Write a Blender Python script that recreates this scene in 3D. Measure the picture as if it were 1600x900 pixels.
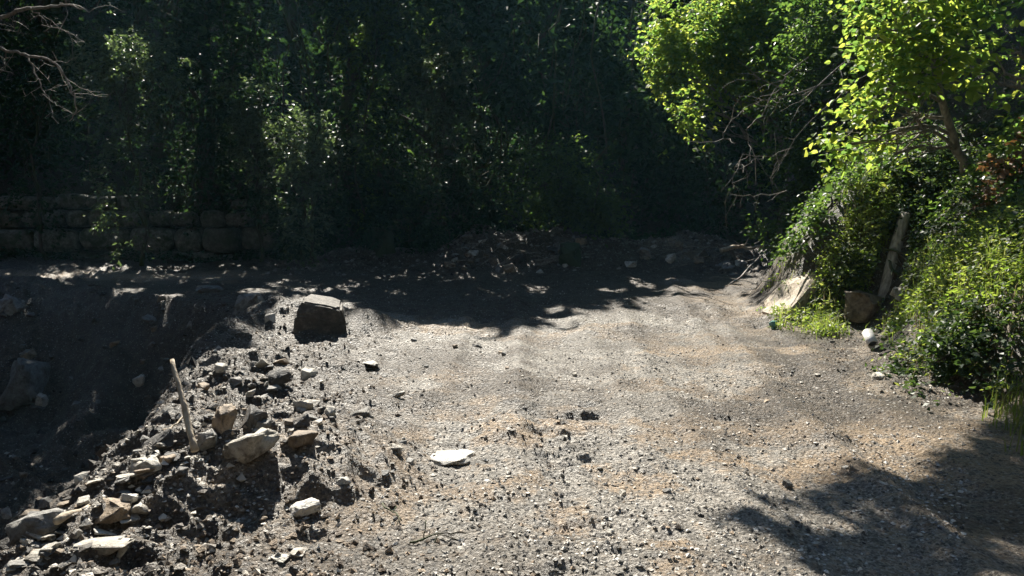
import bpy, bmesh, math
import numpy as np
from mathutils import Vector, Matrix, Quaternion

for o in list(bpy.data.objects): bpy.data.objects.remove(o)
scene = bpy.context.scene
COL = scene.collection
R = math.radians
rng = np.random.default_rng(7)

# ---------------------------------------------------------------- camera, sky, sun, exposure
CAM_H, FPX, PITCH = 1.7, 1200.0, math.atan(150 / 1200.0)
cam_d = bpy.data.cameras.new('camera'); cam = bpy.data.objects.new('camera', cam_d); COL.objects.link(cam)
cam.location = (0, 0, CAM_H); cam.rotation_euler = (R(90) - PITCH, 0, 0)
cam_d.sensor_width = 36; cam_d.lens = 36 * FPX / 1600; cam_d.clip_start = 0.05; cam_d.clip_end = 600
scene.camera = cam

SUN_EL, SUN_AZ = R(44), R(-17)          # azimuth measured from straight ahead, negative = left
SUN = np.array([math.sin(SUN_AZ) * math.cos(SUN_EL), math.cos(SUN_AZ) * math.cos(SUN_EL), math.sin(SUN_EL)])
world = bpy.data.worlds.new('World'); scene.world = world; world.use_nodes = True
wn = world.node_tree; wn.nodes.clear()
sky = wn.nodes.new('ShaderNodeTexSky'); sky.sky_type = 'NISHITA'; sky.sun_disc = False; sky.ozone_density = 5.0; sky.dust_density = 0.3
sky.sun_elevation = SUN_EL; sky.sun_rotation = SUN_AZ % (2 * math.pi)
bg = wn.nodes.new('ShaderNodeBackground'); bg.inputs[1].default_value = 0.06
wo = wn.nodes.new('ShaderNodeOutputWorld')
wn.links.new(sky.outputs[0], bg.inputs[0]); wn.links.new(bg.outputs[0], wo.inputs[0])
sun_d = bpy.data.lights.new('sun', 'SUN'); sun_d.energy = 5.0; sun_d.angle = R(0.5); sun_d.color = (1, 0.94, 0.83)
sun = bpy.data.objects.new('sun', sun_d); COL.objects.link(sun); sun.location = (-6, 20, 30)
sun.rotation_euler = Vector(SUN).to_track_quat('Z', 'Y').to_euler()
vs = scene.view_settings
vs.view_transform = 'Standard'; vs.look = 'None'; vs.gamma = 1; vs.use_curve_mapping = False; vs.exposure = 1.5
scene.render.resolution_x, scene.render.resolution_y = 1024, 576

# ---------------------------------------------------------------- numpy noise
def _h(ix, iy, iz, s):
    n = (ix * 374761393 + iy * 668265263 + iz * 2147483647 + s * 1274126177).astype(np.uint32)
    n = (n ^ (n >> np.uint32(13))) * np.uint32(1274126177)
    n = n ^ (n >> np.uint32(16))
    return n.astype(np.float64) / 4294967295.0
def vn(x, y, z=None, s=0):
    x = np.asarray(x, float); y = np.asarray(y, float)
    x0 = np.floor(x).astype(np.int64); y0 = np.floor(y).astype(np.int64)
    fx = x - x0; fy = y - y0; fx = fx * fx * (3 - 2 * fx); fy = fy * fy * (3 - 2 * fy)
    def pl(zz):
        a = _h(x0, y0, zz, s); b = _h(x0 + 1, y0, zz, s); c = _h(x0, y0 + 1, zz, s); d = _h(x0 + 1, y0 + 1, zz, s)
        return (a * (1 - fx) + b * fx) * (1 - fy) + (c * (1 - fx) + d * fx) * fy
    if z is None: return pl(np.zeros_like(x0)) * 2 - 1
    z = np.asarray(z, float); z0 = np.floor(z).astype(np.int64); fz = z - z0; fz = fz * fz * (3 - 2 * fz)
    return (pl(z0) * (1 - fz) + pl(z0 + 1) * fz) * 2 - 1
def fbm(x, y, sc, oct=4, s=0, gain=.5):
    r = 0; a = 1.; t = 0
    for i in range(oct):
        r = r + a * vn(x * sc + 17.3 * i, y * sc - 9.1 * i, s=s + i); t += a; a *= gain; sc *= 2.03
    return r / t
def sst(a, b, x):
    t = np.clip((x - a) / (b - a), 0, 1); return t * t * (3 - 2 * t)
def unit(v): return v / np.maximum(np.linalg.norm(v, axis=-1, keepdims=True), 1e-9)

# ---------------------------------------------------------------- terrain height
RIM_D = [0, 3, 4, 5, 6.5, 8, 9.5, 11, 12.2, 14]; RIM_X = [-2.0, -2.15, -2.35, -2.45, -2.85, -3.2, -3.45, -3.9, -5.2, -8]
BNK_D = [-60, 0, 3, 5, 7, 8.6, 9.6, 10.6, 12, 13.6, 15.5, 18, 22, 60]; BNK_X = [3.4, 3.4, 3.45, 3.55, 3.6, 4.0, 4.15, 3.6, 3.75, 4.1, 4.9, 6.6, 8.5, 12]
BOUL = (-2.25, 9.15)
def rim(y): return np.interp(y, RIM_D, RIM_X)
def bnk(y): return np.interp(y, BNK_D, BNK_X)
def zones(x, y):
    d = rim(y) - x + 0.18 * vn(x * 1.3, y * 1.3, s=3)                # inside the ditch > 0
    b = x - bnk(y) - 0.22 * vn(x * .9, y * .9, s=5)                  # inside the bank > 0
    return d, b
def Hc(x, y):
    x = np.asarray(x, float); y = np.asarray(y, float)
    d, b = zones(x, y)
    z = 0.05 * fbm(x, y, .35, 3, 11)
    end = 1 - sst(11.0, 13.3, y + .3 * vn(x * .8, y * .1, s=8))
    dit = sst(-.05, 1.35, d) * 1.85 * end * (1 - .75 * sst(-8.2, -10.5, x))
    z = z - dit * (1 + .16 * vn(x * 1.1, y * 1.1, s=21) + .10 * vn(x * 2.7, y * 2.7, s=22))
    # spoil ridge along the rim and the loose-earth heaps beside it
    z = z + (.17 * np.exp(-((d + .28) / .30) ** 2) + .10 * np.exp(-((d + .9) / .6) ** 2)) * sst(2.5, 3.6, y) * (1 - sst(9, 12, y)) * (.75 + .6 * vn(x * 1.7, y * 1.7, s=31))
    z = z + .20 * np.exp(-(((x + 1.55) / .55) ** 2 + ((y - 4.35) / .45) ** 2)) + .10 * np.exp(-(((x + .95) / .45) ** 2 + ((y - 4.7) / .6) ** 2))
    z = z + .22 * np.exp(-(((x - BOUL[0]) / .70) ** 2 + ((y - BOUL[1] - .25) / .55) ** 2)) + .13 * (np.exp(-(((x - BOUL[0] - .52) / .25) ** 2 + ((y - BOUL[1] - .05) / .3) ** 2)) + np.exp(-(((x - BOUL[0] + .55) / .3) ** 2 + ((y - BOUL[1] - .05) / .3) ** 2)))
    # right-hand bank
    sl = np.maximum(b, 0)
    bank = 1.22 * np.minimum(sl, 5.5) * sst(-.05, .8, b) + .55 * np.maximum(sl - 5.5, 0)
    bank = np.minimum(bank, 16)
    gully = np.exp(-((y - 13.6 - .55 * (x - 4)) / 1.1) ** 2) * sst(.1, 1.2, b) * .9
    spur = np.exp(-((y - 10.9) / 1.2) ** 2) * sst(.0, .7, b) * .35
    z = z + np.maximum(bank - gully + spur, 0) + .16 * fbm(x, y, .9, 3, 41) * sst(0, .8, b)
    # wooded hillside at the back, terrace behind the wall, and an unseen rise behind the camera, added to block sky
    back = y - np.interp(x, [-30, -6, -2, 4, 8, 30], [19.0, 19.0, 18.0, 18.3, 21, 23])
    z = z + sst(0, 1.2, back) * (1.15 * sst(-4, -6.5, x) + .35) + .78 * np.maximum(back - .7, 0)
    z = z + .35 * fbm(x, y, .4, 3, 51) * sst(0, 2, back)
    z = z + .18 * fbm(x, y, 1.6, 3, 57) * sst(15.6, 17, y) * sst(-3, -1, x)
    z = z + .42 * np.exp(-((y - 17.2 - .25 * vn(x * .5, x * 0, s=58)) / .7) ** 2) * sst(-5.5, -4, x) * sst(8, 6, x) * (.7 + .7 * vn(x * 1.1, y * .9, s=59))
    z = z + .6 * np.exp(-(((x - .1) / 1.7) ** 2 + ((y - 17.1) / .8) ** 2)) + .5 * np.exp(-(((x - 3.4) / 1.6) ** 2 + ((y - 17.3) / .8) ** 2))
    z = z + .55 * np.maximum(-y - 6, 0) + .5 * np.maximum(-x - 13, 0)
    return np.minimum(z, 45 + .02 * z)
def fine(x, y):
    d, b = zones(x, y)
    rub = np.exp(-((d + .15) / .75) ** 2) * sst(2, 3, y) * (1 - sst(10.5, 12.5, y))      # loose rubble along the ditch
    loose = np.clip(rub + .5 * np.exp(-((d + 1.0) / .6) ** 2) * (1 - sst(8, 10, y)) + .55 * sst(-.3, -1.2, x + .4 * vn(x * .9, y * .9, s=77)) * (1 - sst(8, 10, y)) + sst(0, .3, d) * 1.8 + sst(-.2, .2, b) * .9 + sst(15.8, 16.6, y) * 1.2, 0, 1.7)
    road = np.clip(1 - loose, 0, 1)
    xa = x * .55
    f1 = fbm(xa, y, 3.2, 3, 61); f2 = fbm(xa, y, 9, 2, 71); f3 = vn(x * 38, y * 45, s=81) * .7 + vn(x * 80, y * 80, s=82) * .3
    z = loose * (.065 * f1 + .046 * (1 - 2 * np.abs(fbm(x * .8, y, 6, 2, 73))) + .007 * f3)
    rg = 1 - 2 * np.abs(fbm(xa, y, 6.5, 3, 66)); rough = .35 + .9 * sst(-.25, .45, fbm(x, y, .7, 3, 67))
    z = z + road * (rough * (.034 * f1 + .036 * f2 + .024 * rg) + .0065 * f3)
    # crawler-track corrugation in two winding strips
    for off, w in ((.15, .33), (1.75, .33), (-.75, .26), (2.7, .25)):
        c = off + .035 * (y - 4) * 2 + .25 * np.sin(y * .35 + off)
        m = np.exp(-((x - c) / w) ** 4) * sst(-.1, .35, fbm(x, y, .8, 2, 91 + int(off * 10)))
        z = z + road * (m * (.009 * np.sin((y + .35 * np.abs(x - c)) * 2 * math.pi / .12) - .008) - .028 * np.exp(-((x - c) / w) ** 4) + .018 * np.exp(-((np.abs(x - c) - w * 1.35) / .10) ** 2))
    return z * np.clip((28 - np.hypot(x, y)) / 6, .15, 1)
def H(x, y): return Hc(x, y) + fine(np.asarray(x, float), np.asarray(y, float))
def H1(x, y): return float(H(np.array([x]), np.array([y]))[0])

_gx = np.linspace(-40, 40, 641); _gy = np.linspace(-25, 55, 641); _G = Hc(*np.meshgrid(_gx, _gy))
def Hq(x, y):
    u = np.clip((np.asarray(x, float) + 40) * 8, 0, 639.99); v = np.clip((np.asarray(y, float) + 25) * 8, 0, 639.99); i = u.astype(int); j = v.astype(int); fu = u - i; fv = v - j
    return (_G[j, i] * (1 - fu) + _G[j, i + 1] * fu) * (1 - fv) + (_G[j + 1, i] * (1 - fu) + _G[j + 1, i + 1] * fu) * fv
# ---------------------------------------------------------------- photo pixel <-> world helpers
cp, sp_ = math.cos(PITCH), math.sin(PITCH)
def ray(px, py):
    a = (px - 800) / FPX; b = (450 - py) / FPX
    return np.array([a, cp + b * sp_, -sp_ + b * cp])
def at(px, py, D):                       # point on that line of sight D metres ahead
    r = ray(px, py); return np.array([0, 0, CAM_H]) + r * (D / r[1])
def hit(px, py):                         # where that line of sight meets the terrain
    r = ray(px, py); t = 2.0 * 1.004 ** np.arange(760)
    X = r[0] * t; Y = r[1] * t; Z = CAM_H + r[2] * t
    k = np.argmax(Z < H(X, Y))
    if k == 0: k = 600
    return np.array([X[k], Y[k], H1(X[k], Y[k])])
def pix(p):
    q = p - np.array([0, 0, CAM_H])
    f = q[:, 1] * cp - q[:, 2] * sp_; u = q[:, 1] * sp_ + q[:, 2] * cp
    f = np.where(f < .2, .2, f)
    return 800 + FPX * q[:, 0] / f, 450 - FPX * u / f, f
def inpoly(px, py, poly):
    r = np.zeros(len(px), bool); n = len(poly)
    for i in range(n):
        x1, y1 = poly[i]; x2, y2 = poly[(i + 1) % n]
        if y1 == y2: continue
        c = ((y1 > py) != (y2 > py)) & (px < (x2 - x1) * (py - y1) / (y2 - y1) + x1)
        r ^= c
    return r

# ---------------------------------------------------------------- mesh and object helpers
class Geo:
    def __init__(s): s.v = []; s.q = []; s.t = []; s.n = 0
    def add(s, v, q=None, t=None):
        v = np.asarray(v, float).reshape(-1, 3)
        if q is not None and len(q): s.q.append(np.asarray(q, np.int64) + s.n)
        if t is not None and len(t): s.t.append(np.asarray(t, np.int64) + s.n)
        s.v.append(v); s.n += len(v)
    def mesh(s, name, smooth=False):
        me = bpy.data.meshes.new(name)
        v = np.concatenate(s.v) if s.v else np.zeros((0, 3))
        q = np.concatenate(s.q) if s.q else np.zeros((0, 4), np.int64); t = np.concatenate(s.t) if s.t else np.zeros((0, 3), np.int64)
        me.vertices.add(len(v)); me.vertices.foreach_set('co', v.ravel())
        me.loops.add(q.size + t.size); me.loops.foreach_set('vertex_index', np.concatenate([q.ravel(), t.ravel()]).astype(np.int32))
        nf = len(q) + len(t); me.polygons.add(nf)
        me.polygons.foreach_set('loop_start', np.concatenate([np.arange(len(q)) * 4, q.size + np.arange(len(t)) * 3]).astype(np.int32))
        me.polygons.foreach_set('use_smooth', np.full(nf, smooth))
        me.update(calc_edges=True); me.validate()
        return me
    def build(s, name, mat, parent=None, smooth=False, origin=(0, 0, 0)):
        o_ = np.array(origin, float); s.v = [a - o_ for a in s.v]
        return link(name, s.mesh(name, smooth), mat, parent, (0, 0, 0) if parent else origin)
def link(name, me, mat, parent=None, loc=(0, 0, 0)):
    if mat and not me.materials: me.materials.append(mat)
    o = bpy.data.objects.new(name, me); COL.objects.link(o); o.location = loc
    if parent: o.parent = parent
    return o
def tag(o, label=None, cat=None, group=None, kind=None):
    if label: o['label'] = label
    if cat: o['category'] = cat
    if group: o['group'] = group
    if kind: o['kind'] = kind
    return o
def empty(name, loc, label, cat, group=None):
    o = bpy.data.objects.new(name, None); COL.objects.link(o); o.location = loc; o.empty_display_size = .2
    return tag(o, label, cat, group)
def tube(g, pts, rad, sides=6, cap=True):
    P = np.asarray(pts, float); n = len(P); rad = np.asarray(rad, float) if np.ndim(rad) else np.full(n, rad)
    T = unit(np.gradient(P, axis=0)); ref = np.array([.31, .17, .93]) if abs(T[0][2]) < .9 else np.array([1., .1, 0])
    A = unit(np.cross(T, ref)); B = np.cross(T, A)
    an = np.arange(sides) * 2 * math.pi / sides
    V = P[:, None] + rad[:, None, None] * (A[:, None] * np.cos(an)[None, :, None] + B[:, None] * np.sin(an)[None, :, None])
    i = np.arange(n - 1)[:, None] * sides + np.arange(sides)[None]; j = np.arange(n - 1)[:, None] * sides + (np.arange(sides)[None] + 1) % sides
    q = np.stack([i, j, j + sides, i + sides], -1).reshape(-1, 4)
    t = []
    if cap:
        t = [[0, k + 1, k] for k in range(1, sides - 1)] + [[(n - 1) * sides, (n - 1) * sides + k, (n - 1) * sides + k + 1] for k in range(1, sides - 1)]
    g.add(V, q, np.array(t) if cap else None)
def wig(a, b, n=8, amp=.06, sag=0., r=rng):
    a = np.array(a, float); b = np.array(b, float); t = np.linspace(0, 1, n)[:, None]
    L = np.linalg.norm(b - a); P = a + (b - a) * t
    k = r.normal(size=(n, 3)).cumsum(0); k = k - k[0] - (k[-1] - k[0]) * t
    P = P + k * amp * L * .35; P[:, 2] += sag * L * (4 * t * (1 - t))[:, 0]
    return P

# ---------------------------------------------------------------- materials
def newmat(name):
    m = bpy.data.materials.new(name); m.use_nodes = True; nt = m.node_tree; nt.nodes.clear()
    out = nt.nodes.new('ShaderNodeOutputMaterial')
    def N(t, **k):
        n = nt.nodes.new(t)
        for a, b in k.items():
            if a in n.bl_rna.properties: setattr(n, a, b)
            else: n.inputs[a.replace('_', ' ')].default_value = b
        return n
    def L(a, b): nt.links.new(a, b)
    return m, nt, out, N, L
def ramp(N, stops, interp='LINEAR'):
    n = N('ShaderNodeValToRGB'); e = n.color_ramp.elements; n.color_ramp.interpolation = interp
    while len(e) < len(stops): e.new(.5)
    for s, (p, c) in zip(e, stops): s.position = p; s.color = (*c, 1)
    return n
def mixc(N, L, fac, a, b):
    n = N('ShaderNodeMix', data_type='RGBA')
    if hasattr(fac, 'links'): L(fac, n.inputs[0])
    else: n.inputs[0].default_value = fac
    for s, v in ((6, a), (7, b)):
        if isinstance(v, tuple): n.inputs[s].default_value = (*v, 1)
        else: L(v, n.inputs[s])
    return n.outputs[2]
def mth(N, L, op, a, b=0., clamp=False):
    n = N('ShaderNodeMath', operation=op); n.use_clamp = clamp
    for i, v in enumerate((a, b)):
        if hasattr(v, 'links'): L(v, n.inputs[i])
        else: n.inputs[i].default_value = v
    return n.outputs[0]
def bump(N, L, hgt, dist, strength=1.):
    b = N('ShaderNodeBump'); b.inputs['Strength'].default_value = strength; b.inputs['Distance'].default_value = dist
    L(hgt, b.inputs['Height']); return b.outputs[0]

def ground_mat():
    m, nt, out, N, L = newmat('dirt')
    pos = N('ShaderNodeNewGeometry').outputs['Position']
    at_ = N('ShaderNodeVertexColor', layer_name='mix'); sep = N('ShaderNodeSeparateColor'); L(at_.outputs[0], sep.inputs[0])
    tan, mud_shade, moss = sep.outputs
    def nz(sc, det=3, rough=.6):
        n = N('ShaderNodeTexNoise'); n.inputs['Scale'].default_value = sc; n.inputs['Detail'].default_value = det; n.inputs['Roughness'].default_value = rough
        L(pos, n.inputs['Vector']); return n.outputs[0]
    big, med, fin, grit = nz(1.6, 4), nz(9, 5, .7), nz(48, 4, .75), nz(150, 2, .7)
    v = mth(N, L, 'ADD', mth(N, L, 'MULTIPLY', fin, .48), mth(N, L, 'ADD', mth(N, L, 'MULTIPLY', med, .34), mth(N, L, 'MULTIPLY', grit, .18)))
    grey = ramp(N, [(.385, (.05, .047, .043)), (.45, (.145, .130, .110)), (.505, (.315, .288, .248)), (.585, (.62, .58, .52))]); L(v, grey.inputs[0])
    tanc = ramp(N, [(.385, (.06, .041, .026)), (.48, (.275, .19, .112)), (.60, (.57, .435, .295))]); L(v, tanc.inputs[0])
    mud_shade_c = ramp(N, [(.385, (.011, .0085, .0065)), (.47, (.050, .038, .027)), (.60, (.17, .135, .097))]); L(v, mud_shade_c.inputs[0])  # mud tones, near black to also paint the ditch and far-ground shade
    def mad(a, b, c_): return mth(N, L, 'ADD', mth(N, L, 'MULTIPLY', a, b), c_)
    ft = mad(med, 4.2, -2.45)
    f1 = mth(N, L, 'ADD', mth(N, L, 'MULTIPLY', tan, 1.25), ft, True)
    c = mixc(N, L, f1, grey.outputs[0], tanc.outputs[0])
    f2 = mth(N, L, 'ADD', mth(N, L, 'MULTIPLY', mud_shade, 1.7), mth(N, L, 'ADD', mad(big, 1.6, -.88), mad(med, 2.4, -1.2)), True)
    c = mixc(N, L, f2, c, mud_shade_c.outputs[0])
    # dark grains, pale chips
    vo = N('ShaderNodeTexVoronoi'); vo.inputs['Scale'].default_value = 42; L(pos, vo.inputs['Vector'])
    sc = N('ShaderNodeSeparateColor'); L(vo.outputs['Color'], sc.inputs[0])
    chip = mth(N, L, 'MULTIPLY', mth(N, L, 'GREATER_THAN', sc.outputs[0], .86), mth(N, L, 'LESS_THAN', vo.outputs['Distance'], .38))
    c = mixc(N, L, mth(N, L, 'MULTIPLY', chip, .55), c, (.50, .48, .44))
    drk = mth(N, L, 'MULTIPLY', mth(N, L, 'LESS_THAN', sc.outputs[0], .22), mth(N, L, 'LESS_THAN', vo.outputs['Distance'], .42))
    c = mixc(N, L, mth(N, L, 'MULTIPLY', drk, .8), c, (.045, .04, .036))
    c = mixc(N, L, mth(N, L, 'MULTIPLY', moss, med, True), c, (.035, .05, .016))
    hgt = mth(N, L, 'ADD', mth(N, L, 'MULTIPLY', fin, 1.0), mth(N, L, 'MULTIPLY', grit, .35))
    hgt = mth(N, L, 'ADD', hgt, mth(N, L, 'MULTIPLY', mth(N, L, 'SUBTRACT', .5, vo.outputs['Distance']), .5))
    p = N('ShaderNodeBsdfPrincipled'); L(c, p.inputs['Base Color']); p.inputs['Roughness'].default_value = .50
    p.inputs['Specular IOR Level'].default_value = .5
    L(bump(N, L, hgt, .046), p.inputs['Normal']); L(p.outputs[0], out.inputs[0])
    return m
def rock_mat(name, a, b, c_, moss=0., stain=.50):
    m, nt, out, N, L = newmat(name)
    tc = N('ShaderNodeTexCoord').outputs['Object']; oi = N('ShaderNodeObjectInfo')
    geo = N('ShaderNodeNewGeometry')
    def nz(sc, det, vec=None):
        n = N('ShaderNodeTexNoise'); n.inputs['Scale'].default_value = sc; n.inputs['Detail'].default_value = det; n.inputs['Roughness'].default_value = .68
        L(vec or geo.outputs['Position'], n.inputs['Vector']); return n.outputs[0]
    f = nz(14, 6); g = nz(70, 4)
    r = ramp(N, [(.30, a), (.5, b), (.72, c_)]); L(f, r.inputs[0])
    hsv = N('ShaderNodeHueSaturation'); L(r.outputs[0], hsv.inputs['Color'])
    L(mth(N, L, 'ADD', mth(N, L, 'MULTIPLY', oi.outputs['Random'], .5), .75), hsv.inputs['Value'])
    c = hsv.outputs[0]
    c = mixc(N, L, mth(N, L, 'MULTIPLY', mth(N, L, 'GREATER_THAN', g, .58), .5), c, tuple(.35 * x for x in b))
    st = nz(9, 5); c = mixc(N, L, mth(N, L, 'MULTIPLY', mth(N, L, 'SUBTRACT', st, stain), 5., True), c, (.075, .058, .042))
    if moss:
        mm = nz(5, 4); s = N('ShaderNodeSeparateXYZ'); L(geo.outputs['Normal'], s.inputs[0])
        fm = mth(N, L, 'MULTIPLY', mth(N, L, 'SUBTRACT', mm, .5 - .25 * moss), 6 * moss, True)
        c = mixc(N, L, fm, c, (.03, .05, .018))
    p = N('ShaderNodeBsdfPrincipled'); L(c, p.inputs['Base Color']); p.inputs['Roughness'].default_value = .68
    h = mth(N, L, 'ADD', f, mth(N, L, 'MULTIPLY', g, .4))
    L(bump(N, L, h, .02), p.inputs['Normal']); L(p.outputs[0], out.inputs[0])
    return m
def bark_mat(name, a, b, moss=0.):
    m, nt, out, N, L = newmat(name)
    geo = N('ShaderNodeNewGeometry'); mp = N('ShaderNodeMapping'); L(geo.outputs['Position'], mp.inputs[0]); mp.inputs['Scale'].default_value = (28, 28, 6)
    n = N('ShaderNodeTexNoise'); n.inputs['Scale'].default_value = 1; n.inputs['Detail'].default_value = 5; L(mp.outputs[0], n.inputs['Vector'])
    r = ramp(N, [(.32, a), (.68, b)]); L(n.outputs[0], r.inputs[0]); c = r.outputs[0]
    if moss:
        k = N('ShaderNodeTexNoise'); k.inputs['Scale'].default_value = 4; k.inputs['Detail'].default_value = 4; L(geo.outputs['Position'], k.inputs['Vector'])
        c = mixc(N, L, mth(N, L, 'MULTIPLY', mth(N, L, 'SUBTRACT', k.outputs[0], .5 - .2 * moss), 5., True), c, (.04, .06, .015))
    p = N('ShaderNodeBsdfPrincipled'); L(c, p.inputs['Base Color']); p.inputs['Roughness'].default_value = .8
    L(bump(N, L, n.outputs[0], .012), p.inputs['Normal']); L(p.outputs[0], out.inputs[0])
    return m
def leaf_mat(name, cols, trans, tw=.45, rough=.42, spec=.5):
    m, nt, out, N, L = newmat(name)
    geo = N('ShaderNodeNewGeometry')
    k = N('ShaderNodeTexNoise'); k.inputs['Scale'].default_value = 1.1; k.inputs['Detail'].default_value = 2; L(geo.outputs['Position'], k.inputs['Vector'])
    f = mth(N, L, 'ADD', mth(N, L, 'MULTIPLY', geo.outputs['Random Per Island'], .6), mth(N, L, 'MULTIPLY', k.outputs[0], .4))
    n = len(cols)
    r = ramp(N, [(.15 + .7 * i / max(n - 1, 1), c) for i, c in enumerate(cols)]); L(f, r.inputs[0])
    r2 = ramp(N, [(.15 + .7 * i / max(len(trans) - 1, 1), c) for i, c in enumerate(trans)]); L(f, r2.inputs[0])
    p = N('ShaderNodeBsdfPrincipled'); L(r.outputs[0], p.inputs['Base Color']); p.inputs['Roughness'].default_value = rough
    p.inputs['Specular IOR Level'].default_value = spec
    t = N('ShaderNodeBsdfTranslucent'); L(r2.outputs[0], t.inputs[0])
    x = N('ShaderNodeMixShader'); x.inputs[0].default_value = tw; L(p.outputs[0], x.inputs[1]); L(t.outputs[0], x.inputs[2]); L(x.outputs[0], out.inputs[0])
    return m
def plain_mat(name, a, b, rough=.6, sc=30):
    m, nt, out, N, L = newmat(name)
    n = N('ShaderNodeTexNoise'); n.inputs['Scale'].default_value = sc; n.inputs['Detail'].default_value = 4
    L(N('ShaderNodeNewGeometry').outputs['Position'], n.inputs['Vector'])
    r = ramp(N, [(.35, a), (.65, b)]); L(n.outputs[0], r.inputs[0])
    p = N('ShaderNodeBsdfPrincipled'); L(r.outputs[0], p.inputs['Base Color']); p.inputs['Roughness'].default_value = rough
    L(bump(N, L, n.outputs[0], .004), p.inputs['Normal']); L(p.outputs[0], out.inputs[0]); return m
M = {
 'dirt': ground_mat(),
 'pale': rock_mat('pale_stone', (.26, .24, .20), (.46, .43, .37), (.62, .59, .52)),
 'grey': rock_mat('grey_stone', (.09, .09, .085), (.19, .185, .17), (.30, .29, .27)),
 'umber': rock_mat('dark_brown_stone', (.025, .021, .017), (.075, .062, .048), (.20, .17, .13)),
 'white': rock_mat('white_stone', (.32, .30, .26), (.50, .475, .425), (.64, .61, .55), 0., .56),
 'tanrock': rock_mat('tan_rock', (.24, .19, .13), (.40, .33, .245), (.56, .49, .39)),
 'brown': rock_mat('brown_stone', (.10, .07, .045), (.24, .18, .12), (.38, .30, .21)),
 'dark': rock_mat('dark_stone', (.028, .027, .026), (.065, .062, .058), (.14, .13, .12)),
 'wall': rock_mat('mossy_wall_stone', (.10, .095, .075), (.21, .20, .165), (.33, .31, .27), .6),
 'mossy': rock_mat('mossy_stone', (.06, .06, .045), (.13, .13, .10), (.20, .19, .15), 1.),
 'bark': bark_mat('bark', (.025, .02, .014), (.10, .08, .06), .6),
 'greybark': bark_mat('grey_bark', (.12, .105, .085), (.30, .27, .23)),
 'wood': bark_mat('weathered_wood', (.15, .135, .12), (.40, .375, .34)),
 'stick': bark_mat('stripped_wood', (.26, .205, .14), (.48, .41, .31)),
 'forest': leaf_mat('forest_leaf', [(.014, .036, .025), (.026, .062, .038), (.045, .088, .046)], [(.02, .05, .014), (.04, .09, .02), (.07, .13, .03)], .34, .6, .10),
 'shrub': leaf_mat('shrub_leaf', [(.04, .065, .04), (.075, .105, .065), (.12, .15, .095)], [(.08, .14, .04), (.15, .23, .07), (.22, .30, .10)], .38, .42, .45),
 'hazel': leaf_mat('hazel_leaf', [(.05, .09, .014), (.075, .13, .018), (.11, .16, .02)], [(.09, .22, .05), (.24, .40, .07), (.42, .54, .08), (.66, .70, .11)], .60, .45, .35),
 'deep': leaf_mat('broad_leaf', [(.018, .04, .016), (.035, .065, .022), (.055, .085, .026)], [(.08, .18, .03), (.17, .30, .05), (.28, .42, .06)], .45, .42, .35),
 'ivy': leaf_mat('ivy_leaf', [(.014, .03, .012), (.028, .052, .02), (.05, .075, .03)], [(.05, .10, .02), (.09, .16, .03), (.14, .22, .04)], .34, .48, .35),
 'herb': leaf_mat('herb_leaf', [(.06, .10, .022), (.10, .145, .03), (.17, .19, .06)], [(.22, .36, .04), (.36, .50, .06), (.54, .58, .12)], .5, .5),
 'grass': leaf_mat('grass_blade', [(.06, .10, .02), (.10, .14, .03), (.20, .19, .07)], [(.22, .34, .04), (.32, .45, .06), (.46, .46, .14)], .45, .45),
 'straw': leaf_mat('straw_stalk', [(.14, .11, .06), (.22, .18, .10), (.30, .25, .15)], [(.2, .16, .08), (.3, .25, .13), (.4, .34, .2)], .3, .6),
 'dry': leaf_mat('dry_leaf', [(.10, .05, .02), (.17, .09, .04), (.24, .15, .07)], [(.16, .07, .02), (.26, .13, .04), (.34, .2, .08)], .35, .6),
 'pvc': plain_mat('white_pipe', (.52, .51, .48), (.72, .71, .68), .45),
 'bore_shade': plain_mat('pipe_bore_shade', (.02, .02, .02), (.04, .04, .04), .8),
 'teal': plain_mat('blue_green_plastic', (.05, .16, .15), (.12, .28, .26), .4),
 'earth': plain_mat('bare_earth', (.10, .07, .045), (.22, .16, .10), .85, 22),
}

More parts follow.
